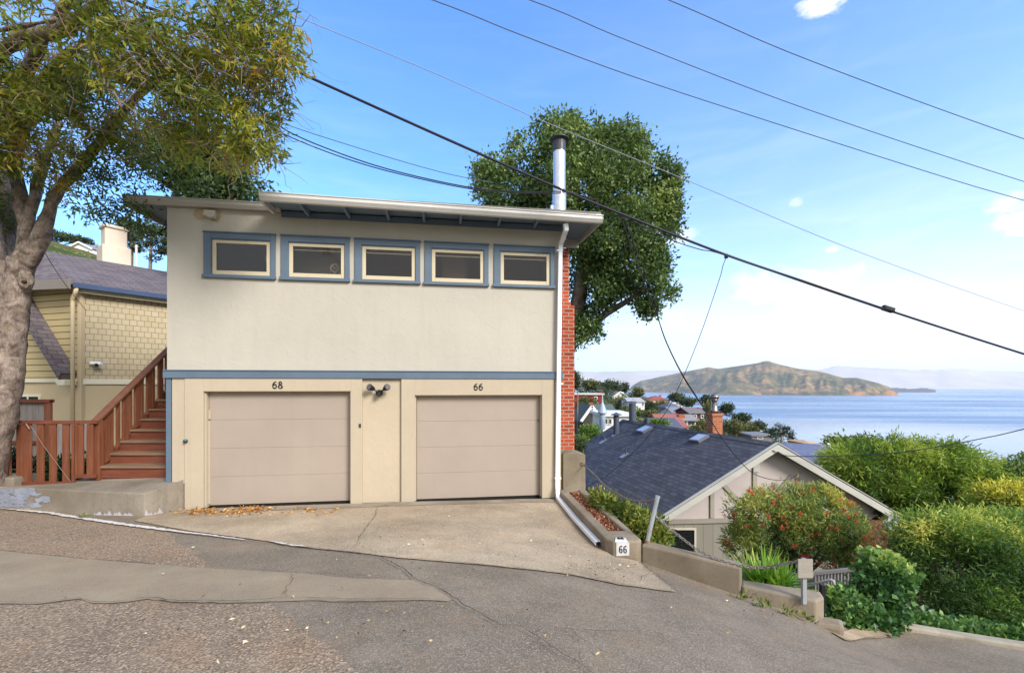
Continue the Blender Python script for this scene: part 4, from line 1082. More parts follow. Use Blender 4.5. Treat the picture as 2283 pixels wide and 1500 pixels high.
# ------------------------------------------------------------------ the big street tree on the left
m_barkL = bark('mottled_bark', lin(166,149,136), lin(92,78,70), 5.5, lin(118,112,84))
m_leafL = leafmat('bay_leaves', [(0,lin(84,98,48)),(.3,lin(128,142,60)),(.55,lin(168,170,72)),(.78,lin(200,186,76)),(.92,lin(216,180,72)),(1,lin(200,140,64))], .5)
tl = thing('street_tree', 'large mottled trunk tree with yellowing leaves spreading over the picket gate', 'tree', tuple(P(10,1075,7.75)))
YT = 7.72
def TP(px, py, Y=YT): return P(px-6,py,Y)
def limb(mb, pts, rads, n=12, k=5, amp=.02, seed=1):
    pts = smoothpath(pts, k); m = len(pts); rr = [interp(i/(m-1), [j/(len(rads)-1) for j in range(len(rads))], rads) for i in range(m)]
    mb.tube(pts, rr, n)
mb = MB()
limb(mb, [TP(-48,1085),TP(-26,1000),TP(2,900),TP(20,800),TP(30,710),TP(42,640),TP(56,580)], [.36,.31,.275,.245,.225,.20,.17], 18, 8)
limb(mb, [TP(30,720),TP(12,640),TP(-6,570),TP(-14,500),TP(-40,400,7.4),TP(-90,280,7.0)], [.19,.17,.15,.13,.11,.09], 14)
limb(mb, [TP(46,650),TP(60,570),TP(62,500),TP(52,440),TP(40,380),TP(42,300,7.4),TP(60,180,7.0),TP(120,60,6.4),TP(200,-60,5.8)], [.17,.13,.105,.10,.09,.08,.075,.06,.04], 14)
limb(mb, [TP(60,590),TP(92,540),TP(112,480),TP(140,420),TP(185,372,7.6),TP(240,300,7.4),TP(320,210,7.0),TP(430,120,6.6)], [.14,.12,.105,.095,.085,.07,.05,.03], 14)
limb(mb, [TP(20,610,7.9),TP(18,560,8.0),TP(24,490,8.1),TP(20,420,8.1),TP(-10,320,8.2)], [.15,.13,.12,.11,.08], 12)
limb(mb, [TP(64,520),TP(82,450),TP(96,390,7.9),TP(128,300,8.0),TP(150,220,8.1)], [.10,.08,.07,.06,.04], 10)
limb(mb, [TP(-60,180,6.6),TP(20,110,6.3),TP(70,78,6.1),TP(140,70,6.0),TP(190,34,5.9),TP(240,-10,5.8),TP(300,-80,5.6)], [.09,.085,.08,.075,.07,.06,.05], 12)
limb(mb, [TP(0,70,6.3),TP(60,58,6.2),TP(130,44,6.1)], [.03,.025,.02], 8)
limb(mb, [TP(90,200,7.0),TP(124,150,6.7),TP(180,105,6.4),TP(270,60,6.0),TP(380,30,5.7)], [.07,.06,.05,.04,.02], 8)
limb(mb, [TP(42,300,7.4),TP(128,196,7.1),TP(132,120,6.9)], [.08,.07,.05], 10)
trunk = obj('trunk', mb, m_barkL, tl, smooth=True)
# knots, hollows and swellings on the bark
for v in trunk.data.vertices:
    w_ = WM[tl] @ v.co; dsp = mnoise.fractal(w_*2.6,1.0,2.0,4)*.035 + mnoise.noise(w_*9)*.010
    v.co += v.normal*dsp
for (px,py,Y,r) in ((60,622,7.57,.13),(14,690,7.60,.12),(62,560,7.62,.08)):
    mb = MB(); mb.ball(TP(px,py,Y), r, 18, 12, (1,.5,1.2)); kn = obj('knot', mb, m_barkL, tl, smooth=True)
    for v in kn.data.vertices: v.co += v.normal*(mnoise.fractal(v.co*7+Vector((px,0,0)),1.0,2.0,4)*r*.45)
mb = MB(); mb.ball(TP(60,628,7.53), .042, 12, 8, (1.2,.6,.7)); hol = obj('hollow', mb, paint('dark_hollow', lin(66,46,36), .3, 12, .95, .4), tl, smooth=True)
for v in hol.data.vertices: v.co += v.normal*mnoise.noise(v.co*18)*.02
blobs = [Bl(60,60,6.2,190,120,1.3),Bl(230,40,5.9,180,120,1.3),Bl(400,50,5.8,170,120,1.2),Bl(540,60,5.8,130,90,1.0),Bl(590,160,6.0,80,90,.8),
         Bl(470,170,6.2,150,110,1.2),Bl(330,180,6.4,150,110,1.2),Bl(180,190,6.9,150,110,1.3),Bl(30,200,6.8,140,110,1.3),Bl(-120,120,6.2,160,160,1.4),
         Bl(540,270,6.3,95,75,.8),Bl(430,290,6.6,110,70,.9),Bl(300,300,6.9,120,60,.9),Bl(160,310,7.2,110,50,.8),Bl(40,310,7.3,90,70,.8),Bl(580,320,6.3,45,50,.5),Bl(520,345,6.4,55,35,.5),
         Bl(640,120,5.9,34,60,.4),Bl(610,240,6.1,50,70,.5),Bl(620,20,5.7,50,60,.5),Bl(-60,280,7.2,90,110,1.0),Bl(0,380,7.5,50,70,.7),Bl(-10,470,7.9,40,60,.5),Bl(90,265,6.6,90,50,.8),Bl(200,265,6.5,90,50,.8),Bl(60,335,6.8,70,45,.6),Bl(170,345,7.0,70,40,.5),Bl(110,400,7.3,45,40,.4)]
foliage('crown', blobs, 3150, 9, .115, .028, m_leafL, tl, seed=11, shell=2.2, thr=-.08, freq=1.5, spread=.055, up=-.15, out=.45, jit=.75, tbase=.42, tclump=.55, tvar=.26, clumpf=.9)
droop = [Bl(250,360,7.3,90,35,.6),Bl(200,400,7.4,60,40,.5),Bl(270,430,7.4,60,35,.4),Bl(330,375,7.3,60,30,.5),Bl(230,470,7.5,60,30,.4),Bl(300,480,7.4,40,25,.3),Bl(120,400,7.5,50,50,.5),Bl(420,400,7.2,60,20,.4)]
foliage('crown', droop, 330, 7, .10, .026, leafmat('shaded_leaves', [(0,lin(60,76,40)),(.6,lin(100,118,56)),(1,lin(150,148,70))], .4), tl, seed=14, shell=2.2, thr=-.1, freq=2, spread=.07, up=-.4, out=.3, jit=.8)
mb = MB(); rg = random.Random(5)
C_, d_, _, _ = cluster_pts([b[:3]+tuple(v*.72 for v in b[3:]) for b in blobs], 1150, 77, 3.5)
for i in range(len(C_)):
    c = Vector(C_[i]); dd = Vector((rg.gauss(.25,.5), rg.gauss(0,.4), rg.gauss(-.25,.45))).normalized(); L = rg.uniform(.25,.8); p = [c]
    for k in range(5):
        dd = (dd + Vector((rg.gauss(0,.35),rg.gauss(0,.35),rg.gauss(-.06,.35)))).normalized(); p.append(p[-1]+dd*L/5)
    r = rg.uniform(.003,.009); mb.tube(p, [r,r*.9,r*.8,r*.6,r*.45,r*.3], 4, False)
for a,b,r,sd in ((TP(205,70,5.8),TP(240,190,5.7),.020,1),(TP(240,190,5.7),TP(300,260,5.8),.014,2),(TP(300,100,5.8),TP(400,160,5.8),.018,3),(TP(290,120,5.8),TP(320,190,5.7),.014,4),(TP(300,120,5.7),TP(340,170,5.6),.012,5),(TP(380,130,5.7),TP(530,175,5.7),.012,6)):
    q = smoothpath(wander(a,b,6,.12,sd),4); mb.tube(q,[lerp(r,r*.5,i/(len(q)-1)) for i in range(len(q))],7,False)
obj('twigs', mb, m_twig, tl, smooth=True, uv=False)

# darker evergreen behind the roof
m_leafD = leafmat('dark_leaves', [(0,lin(40,56,34)),(.5,lin(70,92,48)),(.85,lin(106,124,62)),(1,lin(134,142,76))], .3)
td = thing('evergreen_tree', 'dark green tree showing over the flat roof at the left eave', 'tree', tuple(P(470,1000,14)))
mb = MB(); limb(mb, [P(470,1050,14),P(475,700,14),P(470,450,14),P(480,380,14)], [.3,.25,.15,.06]); limb(mb,[P(472,520,14),P(520,430,14),P(560,410,14)],[.1,.06,.03]); limb(mb,[P(472,560,14),P(400,440,14),P(350,400,14)],[.1,.06,.03]); obj('trunk', mb, m_barkL, td, smooth=True)
foliage('crown', [Bl(440,385,14,90,65,1.6),Bl(500,410,14,75,55,1.5),Bl(560,420,14,42,34,.8),Bl(390,340,14,80,60,1.5),Bl(470,330,14,70,50,1.2),Bl(480,470,14,90,50,1.4)], 1500, 9, .16, .07, m_leafD, td, seed=21, shell=2.2, thr=-.12, freq=1.1, spread=.14, up=.1, tup=.3)
# ------------------------------------------------------------------ right: planter, pillar, stepped wall, chain
pl = thing('concrete_planter', 'narrow concrete planter of dead leaves with a painted number on its end', 'planter', (1.4,7.2,-2.2))
outer = [(.90,8.80),(1.205,6.10),(1.225,5.98),(1.31,5.875),(1.62,5.86),(1.69,5.94),(1.43,8.80)]
inner = [(1.05,8.80),(1.335,6.30),(1.56,6.30),(1.27,8.80)]
def ring_wall(mb, o, i, z0, z1):               # U-shaped wall: outer and inner open outlines
    poly = o + list(reversed(i)); mb.prism(list(reversed(poly)) if sum((poly[k][0]*poly[(k+1)%len(poly)][1]-poly[(k+1)%len(poly)][0]*poly[k][1]) for k in range(len(poly)))<0 else poly, z0, z1)
mb = MB(); ring_wall(mb, outer, inner, -4.2, -1.985); obj('trough', mb, m_conc, pl, bevel=.025)
m_mulch = pavement('leaf_litter', lin(112,64,46), 60, .7, .5, .5, 1.5, .4)
mb = MB(); n = 24; vs = []
for i in range(n+1):
    t = i/n
    for j in range(7):
        u = j/6; x = lerp(lerp(1.05,1.335,t), lerp(1.27,1.56,t), u); y = lerp(8.8,6.3,t)
        vs.append((x,y,-2.05+.03*mnoise.noise(Vector((x*6,y*6,0)))-.02*abs(u-.5)))
mb.add(vs, [(i*7+j,i*7+j+1,(i+1)*7+j+1,(i+1)*7+j) for i in range(n) for j in range(6)]); mu = obj('mulch', mb, m_mulch, pl, smooth=True)
rng = np.random.default_rng(3); nn = 2600; t = rng.random(nn); u = rng.random(nn)*.94+.03
Cc = np.stack([(1.05+.285*t)*(1-u)+(1.27+.29*t)*u, 8.75-2.42*t, -2.035+rng.normal(size=nn)*.012], 1)
Dd = rng.normal(size=(nn,3)); Dd[:,2] *= .35
m_dead = leafmat('dead_leaves', [(0,lin(84,42,34)),(.4,lin(132,72,52)),(.7,lin(164,104,74)),(.9,lin(196,150,110)),(1,lin(206,176,136))], .1)
tag(leaf_obj('dead_leaves', Cc, Dd, .045, .02, rng.random(nn), m_dead, mu), kind='stuff')
# painted number: face and the part folded over the top
a = Vector((1.345,5.8740,0)); b = Vector((1.51,5.8687,0)); ax = (b-a).normalized(); nf = Vector((ax.y,-ax.x,0))
fa = a + nf*.004; fb = b + nf*.004
mb = MB(); zt_ = -1.985; 
mb.slab([(fa.x,fa.y,zt_-.195),(fb.x,fb.y,zt_-.185),(fb.x,fb.y,zt_-.02),(fa.x,fa.y,zt_-.02)], nf*.004)
mb.slab([(fa.x-.015,fa.y,zt_-.018),(fb.x-.01,fb.y,zt_-.018),(fb.x-.03,fb.y+.02,zt_+.006),(fb.x-.02,fb.y+.10,zt_+.006),(fa.x+.02,fa.y+.115,zt_+.006),(fa.x-.01,fa.y+.02,zt_+.006)], Vector((0,-.001,.004)))
plq = obj('number_plate', mb, paint('painted_white', lin(200,198,196), .18, 9, .7, .2, 50, .002, .2, .45), pl)
m_ink = paint('stencil_ink', lin(40,42,58), .2, 8, .7)
def stencil(mb, org, ex, ey, hh, nrm):
    for k in range(2):
        o2 = org + ex*(k*hh*.62)
        for seg in ([(.80,.86),(.62,.97),(.45,.97)],[(.33,.94),(.18,.80),(.12,.5),(.14,.25),(.24,.08),(.33,.04)],[(.47,.0),(.62,.02),(.76,.14),(.80,.30),(.74,.48),(.58,.56),(.47,.55)],[(.34,.52),(.24,.44)]):
            pts = [o2 + ex*(q[0]*hh*.52) + ey*(q[1]*hh) + nrm*.002 for q in seg]
            mb.tube(smoothpath(pts,3) if len(pts)>2 else pts, .0082, 6)
mb = MB(); stencil(mb, Vector((fa.x,fa.y,zt_-.150)) + ax*.036 + nf*.001, ax, Vector((0,0,1)), .088, nf)
st_ = obj('stencil_number', mb, m_ink, plq)
mb = MB(); stencil(mb, Vector((fa.x+.03,fa.y+.03,zt_+.008)), ax, Vector((0,1,0)), .07, Vector((0,0,1))); obj('stencil_number', mb, m_ink, plq)

pg = MB(); px0, px1 = .985, 1.425; yb = 8.83
prof_ = [(px0,-4),(px0,-1.34),(px0+.02,-1.305)] + [(lerp(px0+.04,px1-.02,k/8), -1.30+.035*math.sin(math.pi*k/8)) for k in range(9)] + [(px1,-1.33),(px1+.02,-4)]
n = len(prof_); vs = [(x,yb,z) for x,z in prof_] + [(x-.06,yb+.42,z) for x,z in prof_]
pg.add(vs, [tuple(range(n-1,-1,-1)), tuple(range(n,2*n))] + [(i,i+1,n+i+1,n+i) for i in range(n-1)])
pil = thing('concrete_pillar', 'squat concrete pillar with a rounded top at the house corner', 'pillar', (1.2,9.0,-2.0)); obj('shaft', pg, m_conc, pil, bevel=.02)
eb = Vector((1.36,8.79,-(1032-HY)/F*8.8)); mb = MB(); mb.tube([eb+Vector((-.02,.05,0)),eb,eb+Vector((.03,-.02,.0)),eb+Vector((.05,0,-.02)),eb+Vector((.03,.0,-.045))],.011,8); obj('eye_bolt', mb, metal('rusty', (.35,.24,.16), .6, .4, .5), pil)

A_ = Vector((1.685,5.93,0)); B_ = Vector((2.70,5.36,0)); C_w = Vector((3.43,5.03,0)); D_ = Vector((3.55,5.10,0))
def nwall(a, b): 
    d = (b-a).normalized(); return Vector((-d.y,d.x,0))
sw = thing('stepped_wall', 'weathered concrete street wall stepping down beside the sloping road', 'wall', (2.5,5.5,-2.6))
mb = MB(); n1 = nwall(A_,B_)*.19
mb.prism([(A_.x,A_.y),(B_.x,B_.y),(B_.x+n1.x,B_.y+n1.y),(A_.x+n1.x+.02,A_.y+n1.y)], -4.2, [P(1429,1213,A_.y).z, P(1652,1265,B_.y).z, P(1652,1265,B_.y).z, P(1429,1213,A_.y).z])
obj('upper_section', mb, m_conc, sw, bevel=.025)
mb = MB(); n2 = nwall(B_,C_w)*.19; zb_, zc_ = P(1654,1304,B_.y).z, P(1812,1340,C_w.y).z
b0 = B_ + (C_w-B_).normalized()*.003
mb.prism([(b0.x,b0.y),(C_w.x-.06,C_w.y+.02),(C_w.x+.09,C_w.y+.10),(C_w.x+n2.x*1.1+.05,C_w.y+n2.y*1.1+.05),(b0.x+n2.x,b0.y+n2.y)], -4.2, [zb_,zc_,zc_,zc_+.01,zb_])
obj('lower_section', mb, m_conc, sw, bevel=.025)
mb = MB(); mb.prism([(3.33,5.02),(3.60,4.93),(3.72,5.12),(3.48,5.2)], -4, -2.60); tag(obj('concrete_footing', mb, m_conc, None, bevel=.04), 'broken concrete footing at the low end of the stepped wall', 'footing')
# galvanised post and chains
m_galv = metal('galvanised_post', (.58,.62,.66), .5, .3, .6); m_chain = metal('chain', (.30,.26,.22), .55, .4, .6)
Yp = 6.0; b = P(1442,1212,Yp); tpt = P(1467,1105,Yp-.05)
ps = thing('chain_post', 'leaning galvanised post on the wall holding two chains', 'post', tuple(b))
mb = MB(); mb.cyl(b-(tpt-b)*.1, tpt, .027, 14); mb.cyl(tpt-(tpt-b)*.04, tpt, .031, 14); obj('tube', mb, m_galv, ps)
mb = MB(); mb.cyl(b+Vector((0,0,-.02)), b+(tpt-b)*.08, .036, 12); obj('collar', mb, metal('rust', (.35,.2,.12), .7, .4, .3), ps)
def chain(name, label, pts, pitch=.036, r=.0058):
    path = smoothpath(pts, 14); L = [0]
    for i in range(1,len(path)): L.append(L[-1]+(path[i]-path[i-1]).length)
    mb = MB(); n = int(L[-1]/pitch)
    for k in range(n):
        s = (k+.5)*pitch; i = max(1, next(j for j in range(1,len(L)) if L[j] >= s)); t = (s-L[i-1])/(L[i]-L[i-1]); c = path[i-1].lerp(path[i],t); d = (path[i]-path[i-1]).normalized()
        a = d.cross(Vector((0,0,1))).normalized(); bb = d.cross(a)
        q = a if k%2 else bb; q = (q + (a if not k%2 else bb)*.35).normalized()
        ring = [c + d*(pitch*.78*math.cos(w*math.pi/4)) + q*(pitch*.36*math.sin(w*math.pi/4)) for w in range(9)]
        mb.tube(ring, r, 5, False)
    return tag(obj(name, mb, m_chain, None, smooth=True, uv=False), label, 'chain')
chain('safety_chain', 'rusty chain sagging from the concrete pillar to the leaning post', [eb+Vector((.03,0,-.04)),P(1325,1058,8.1),P(1352,1085,7.5),P(1395,1110,6.8),P(1430,1117,6.35),tpt-(tpt-b)*.08])
q = b.lerp(tpt,.62)
SG = P(1799,1252,5.02)
chain('safety_chain', 'longer rusty chain drooping from the leaning post to the small sign', [q,P(1500,1183,5.85),P(1560,1228,5.65),P(1610,1250,5.5),P(1655,1262,5.38),P(1705,1264,5.27),P(1750,1256,5.15),SG+Vector((0,.05,0))])
sg = thing('small_sign', 'blank weathered sign board on a short post at the end of the wall', 'sign', tuple(P(1799,1335,5.08)))
mb = MB(); mb.box((SG.x-.018,5.06,P(0,1345,5.08).z),(SG.x+.028,5.10,P(0,1244,5.08).z)); obj('post', mb, paint('grey_post', lin(150,150,152), .15, 4), sg, bevel=.004)
mb = MB(); a = P(1779,1288,5.04); bq = P(1812,1246,5.04); mb.box((a.x,5.035,a.z),(bq.x,5.055,bq.z), None); obj('board', mb, wood('sign_board', lin(150,143,132), 0, .3, .8, .4), sg, bevel=.003)

# right kerb of the lower drive
k_pts = [P(1972,1389,5.42),P(2050,1401,5.40),P(2150,1418,5.32),P(2290,1440,5.15),P(2600,1478,5.0)]
mb = MB(); vs = []; 
for p in k_pts:
    vs += [(p.x,p.y,-3.9),(p.x,p.y,p.z),(p.x+.02,p.y+.13,p.z+.005),(p.x+.02,p.y+.13,-3.9)]
m_ = len(k_pts); mb.add(vs, [(4*i+j,4*i+4+j,4*i+4+(j+1)%4,4*i+(j+1)%4) for i in range(m_-1) for j in range(4)] + [(0,1,2,3),(4*m_-1,4*m_-2,4*m_-3,4*m_-4)])
for i,f in enumerate(mb.f): mb.f[i] = tuple(reversed(f))
tag(obj('concrete_kerb', mb, concrete('pale_kerb', lin(160,152,136), .35), None, bevel=.02), 'low curved concrete kerb below the tall feathery hedge', 'kerb')

# ------------------------------------------------------------------ shingled gable house below the street
YG = 13.0
ap = P(1710,985,YG); el_ = P(1433,1162,YG); er = P(1992,1150,YG)
rd = Vector(((911-CX)/F,1,0)).normalized()                 # ridge direction
LR = 9.0
m_shing = bricks('slate_shingles', lin(98,100,110), lin(76,78,88), lin(42,44,52), .30, .145, .007, .9, .65, .012, .22, .5)
m_gfas = paint('stone_fascia', lin(186,183,174), .08, 2, .6, .05)
m_gwall = paint('mauve_stucco', lin(188,176,170), .07, 1, .85, .25, 40)
m_gbeam = paint('grey_timber', lin(150,142,130), .10, 2, .7)
m_gbat = bricks('board_batten', lin(140,136,124), lin(136,130,118), lin(96,92,82), .28, 9, .006, .75, .4, .006, .1)
gh = thing('gable_house', 'house below the street with a big slate grey shingle roof and half timbered gable', 'house', (ap.x,ap.y,-6.4))
def rp(e, t, over=0): return e + rd*t
th = Vector((0,0,-.09))
fo = -rd*.35                                               # roof runs out past the gable
aF, lF, rF = ap+fo, el_+fo, er+fo
dslope_l = (el_-ap); dslope_r = (er-ap)
lF2 = lF; 
mb = MB(); mb.slab([lF, aF, aF+rd*(LR+.4), lF+rd*(LR+.4)], th); obj('roof', mb, m_shing, gh)
mb = MB(); mb.slab([aF+Vector((.003,0,0)), rF, rF+rd*(LR+.4), aF+rd*(LR+.4)+Vector((.003,0,0))], th); obj('roof', mb, m_shing, gh)
mb = MB()
for k in range(38):
    c = aF + rd*(.05+k*.245); 
    s1 = dslope_l.normalized()*.15; s2 = dslope_r.normalized()*.15; u_ = Vector((0,0,.018+.004*(k%2)))
    mb.slab([c+s1+u_, c+u_*1.3, c+rd*.25+u_*1.1, c+s1+rd*.25+u_*.6],(0,0,-.012)); mb.slab([c+u_*1.3, c+s2+u_, c+s2+rd*.25+u_*.6, c+rd*.25+u_*1.1],(0,0,-.012))
obj('ridge_cap', mb, m_shing, gh)
# barge boards and gutter edge
def barge(mb, a, b, drop, t=.05):
    mb.slab([a+Vector((0,0,-.02)), b+Vector((0,0,-.02)), b+Vector((0,0,-drop)), a+Vector((0,0,-drop))], -rd*t)
mb = MB(); barge(mb, lF+dslope_l*.012, aF, .21); obj('barge_board', mb, m_gfas, gh)
mb = MB(); barge(mb, aF, rF+dslope_r*.012, .21); obj('barge_board', mb, m_gfas, gh)
mb = MB(); e_ = Vector((0,0,.014)); mb.slab([lF-rd*.055+e_, aF-rd*.055+e_, aF+rd*.03+e_, lF+rd*.03+e_],(0,0,.02)); mb.slab([aF-rd*.055+e_, rF-rd*.055+e_, rF+rd*.03+e_, aF+rd*.03+e_],(0,0,.02)); obj('roof_edge', mb, paint('edge_metal', lin(196,194,184), .1, 2, .5), gh)
mb = MB(); mb.slab([lF+th+Vector((0,0,-.01)), aF+th+Vector((0,0,-.01)), aF+th+rd*.34+Vector((0,0,-.01)), lF+th+rd*.34+Vector((0,0,-.01))],(0,0,-.012)); mb.slab([aF+th+Vector((0,0,-.01)), rF+th+Vector((0,0,-.01)), rF+th+rd*.34+Vector((0,0,-.01)), aF+th+rd*.34+Vector((0,0,-.01))],(0,0,-.012)); obj('soffit', mb, m_gbeam, gh)
# gable wall and timber pattern
inl = ap + dslope_l*.86; inr = ap + dslope_r*.86
zb2 = P(0,1157,YG).z
nrm = Vector((-rd.x*0,0,0)); 
gx = (er-el_); gx.z = 0; gx = gx.normalized(); gn = Vector((gx.y,-gx.x,0))           # towards camera
dn = Vector((0,0,-.12))
poly = [Vector((inl.x,inl.y,zb2)), Vector((inr.x,inr.y,zb2)), inr+dn, ap+dn, inl+dn]
poly = [p for p in poly]
mb = MB(); mb.slab(poly, rd*.15); obj('gable_wall', mb, m_gwall, gh)
mb = MB(); mb.slab([Vector((inl.x,inl.y,-8)),Vector((inr.x,inr.y,-8)),Vector((inr.x,inr.y,zb2-.001)),Vector((inl.x,inl.y,zb2-.001))], rd*.15); mb.slab([Vector((inl.x,inl.y,-8)),Vector((inl.x,inl.y,zb2)),Vector((inl.x,inl.y,zb2))+rd*LR,Vector((inl.x,inl.y,-8))+rd*LR],(.12,0,0)); mb.slab([Vector((inr.x,inr.y,-8)),Vector((inr.x,inr.y,zb2)),Vector((inr.x,inr.y,zb2))+rd*LR,Vector((inr.x,inr.y,-8))+rd*LR],(-.12,0,0)); obj('lower_wall', mb, m_gbat, gh)
fg = lambda px, py, off=.02: P(px,py,YG) - rd*off
mb = MB()
mb.beam(fg(1447,1163),fg(1930,1152),.05,.13); obj('belt_trim', mb, m_gbeam, gh)
def tim(x0,y0,x1,y1,wd): 
    mb = MB(); mb.beam(fg(x0,y0,.012),fg(x1,y1,.012),wd,.03,tuple(-rd)); obj('timber', mb, m_gbeam, gh)
tim(1587,1154,1587,1080,.13); tim(1682,1150,1682,1015,.13); tim(1603,1070,1660,1130,.12); tim(1764,1060,1706,1125,.12); tim(1777,1150,1777,1065,.13)
mb = MB(); c = fg(1684,1040,.03); mb.box((c.x-.09,c.y-.02,c.z-.15),(c.x+.09,c.y+.01,c.z+.15)); obj('gable_ornament', mb, m_gfas, gh, bevel=.03)
# windows
def gwin(x0,y0,x1,y1,mull=None):
    fw = 4.2; mb = MB(); a = fg(x0,y1,.0); b = fg(x1,y0,.0); 
    def fr(xa,ya,xb,yb,o=.05): 
        q = [fg(xa,yb,o),fg(xb,yb,o),fg(xb,ya,o),fg(xa,ya,o)]; mb.slab(q, rd*(o-.005))
    fr(x0-fw,y0-fw,x1+fw,y0); fr(x0-fw,y0+.01,x0,y1); fr(x1,y0+.01,x1+fw,y1)
    if mull: fr(mull-2.5,y0+.01,mull+2.5,y1)
    fr(x0-fw,y1+.01,x1+fw,y1+fw)
    wn = obj('window', mb, paint('grey_sash', lin(196,188,170), .08, 2), gh)
    mb = MB(); q = [fg(x0,y1,.02),fg(x1,y1,.02),fg(x1,y0,.02),fg(x0,y0,.02)]; mb.slab(q, rd*.012); obj('pane', mb, darkpane('black_pane'), wn)
gwin(1470,1180,1546,1242,1490); gwin(1840,1190,1890,1240)
# roof fittings, each found on the roof plane
nrm_l = (lF-aF).cross(rd).normalized(); nrm_l = nrm_l if nrm_l.z > 0 else -nrm_l
def onroof(px, py, off=0):
    d = P(px,py,1.0); t = (nrm_l.dot(aF)+off)/nrm_l.dot(d); return d*t
for k,q in enumerate(([(1418,964),(1434,967),(1457,955),(1442,951)],[(1536,985),(1559,988),(1583,974),(1560,971)])):
    c = [onroof(x,y) for x,y in q]; mb = MB(); mb.slab(c, nrm_l*.10); sk = obj('skylight', mb, paint('skylight_frame', lin(120,124,138), .1, 3, .4), gh, bevel=.012)
    ctr = sum(c, Vector())/4; ii = [ctr + (p-ctr)*.80 + nrm_l*.101 for p in c]; mb = MB(); mb.slab(ii, nrm_l*.006); t_ = NT('skylight_glass'); obj('pane', mb, t_.done(t_.pbr(lin(176,186,206), .12, .8)), sk)
m_flash = paint('flashing_grey', lin(150,158,172), .15, 5, .5)
def roofpipe(px, py, h_, r, mat, cap=None, flash=True, nm='flue_pipe'):
    b = onroof(px,py); mb = MB(); mb.cyl(b-Vector((0,0,.1)), b+Vector((0,0,h_)), r, 16); o = obj(nm, mb, mat, gh)
    if flash:
        mb = MB(); s_ = dslope_l.normalized(); mb.slab([b+s_*.24-rd*.14+nrm_l*.012,b+s_*.24+rd*.14+nrm_l*.012,b-s_*.1+rd*.14+nrm_l*.012,b-s_*.1-rd*.14+nrm_l*.012], nrm_l*.006); obj('flashing', mb, m_flash, o)
    t = b+Vector((0,0,h_))
    mb = MB()
    if cap == 'hat': mb.lathe(t,[(r*1.0,.02),(r*1.9,.03),(r*1.9,.05),(r*.6,.12),(.01,.16)],18); mb.cyl(t-Vector((0,0,.02)),t+Vector((0,0,.03)),r*.8,12)
    elif cap == 'cone': mb.lathe(t,[(r*1.5,-.05),(r*1.6,.0),(r*.9,.28),(.05,.5),(.02,.9)],16)
    else: return
    obj('cap', mb, mat, o)
m_dkpipe = paint('dark_pipe', lin(78,84,98), .12, 3, .5, .05); m_pale = paint('pale_pipe', lin(166,180,196), .1, 3, .45, .05)
roofpipe(1374,966, .80, .13, m_dkpipe, 'hat'); roofpipe(1343,952,.72,.15,m_pale,'cone', False)
roofpipe(1347,982,.22,.035,m_dkpipe); roofpipe(1395,1013,.28,.03,m_dkpipe)
bz = aF + rd*(LR-.1) ; 
b3 = P(1410,938,21.0); mb = MB(); mb.cyl(b3-Vector((0,0,.6)), P(1410,899,21.0), .16, 16); t_ = P(1410,898,21.0); mb.lathe(t_,[(.18,0),(.22,.03),(.2,.06),(.02,.08)],16); obj('flue_pipe', mb, m_dkpipe, gh)
b3 = P(1443,945,19.5); mb = MB(); mb.cyl(b3-Vector((0,0,.5)), P(1443,931,19.5), .09, 12); obj('flue_pipe', mb, m_dkpipe, gh)
# brick chimney with a turbine cap behind the ridge
Yc = 15.4; mb = MB(); a = P(1589,985,Yc); b = P(1611,921,Yc); mb.box((a.x,Yc,a.z-.6),(b.x,Yc+.5,b.z)); mb.box((a.x-.03,Yc-.03,b.z-.09),(b.x+.03,Yc+.53,b.z)); chm = obj('chimney', mb, bricks('chimney_brick', lin(186,106,66), lin(156,80,52), lin(170,146,122), .21, .072, .010, .9, .5), gh)
c = Vector(((a.x+b.x)/2, Yc+.25, b.z)); zz = lambda py: -(py-HY)/F*Yc
mb = MB(); mb.lathe(c,[(.17,0),(.11,.1),(.085,zz(893)-b.z)],14); mb.ball((c.x,c.y,zz(885)),.155,16,10,(1,1,.72)); mb.cyl((c.x,c.y,zz(893)),(c.x,c.y,zz(890)),.12,14); obj('cap', mb, metal('turbine', (.36,.30,.26), .3, .35, .9), chm, smooth=True)
mb = MB(); q = rF+rd*.1; mb.tube([P(1935,1138,YG)-rd*.2, P(1952,1140,YG)-rd*.2, P(1953,1150,YG)-rd*.1, P(1938,1160,YG)-rd*.03, P(1937,1260,YG)-rd*.03], .05, 10); obj('downpipe', mb, m_black, gh, smooth=True)
# the slate roof further down
bh = thing('slate_roof_house', 'house further down with a plain slate blue roof and pale eaves beyond the gable', 'house', tuple(P(1800,1080,26)))
m_slate = bricks('slate_blue', lin(104,110,134), lin(96,102,126), lin(78,84,104), .5, .25, .01, .8, .3, .01, .15)
a0,a1,a2,a3 = P(1690,985,27),P(1846,990,27),P(1880,1040,23.5),P(1700,1010,23.5)
a3 = P(1690,1028,23.5)
mb = MB(); mb.slab([a3,a2,a1,a0],(0,0,-.1)); obj('roof', mb, m_slate, bh)
mb = MB(); mb.slab([a0,a1,a1+Vector((0,4,-1.6)),a0+Vector((0,4,-1.6))],(0,0,-.1)); obj('roof', mb, m_slate, bh)
mb = MB(); mb.beam(a2+Vector((0,0,-.02)), a1+Vector((0,0,-.02)), .1,.22); obj('barge_board', mb, m_ytrim, bh)
mb = MB(); mb.beam(a3+Vector((0,-.03,-.1)), a2+Vector((0,-.03,-.1)), .1,.14); obj('gutter', mb, m_gutter, bh)
mb = MB(); mb.box((a3.x+.3,23.9,-12),(a2.x-.3,30.5,a2.z-.15)); obj('wall', mb, paint('tan_wall', lin(150,128,104), .1), bh)

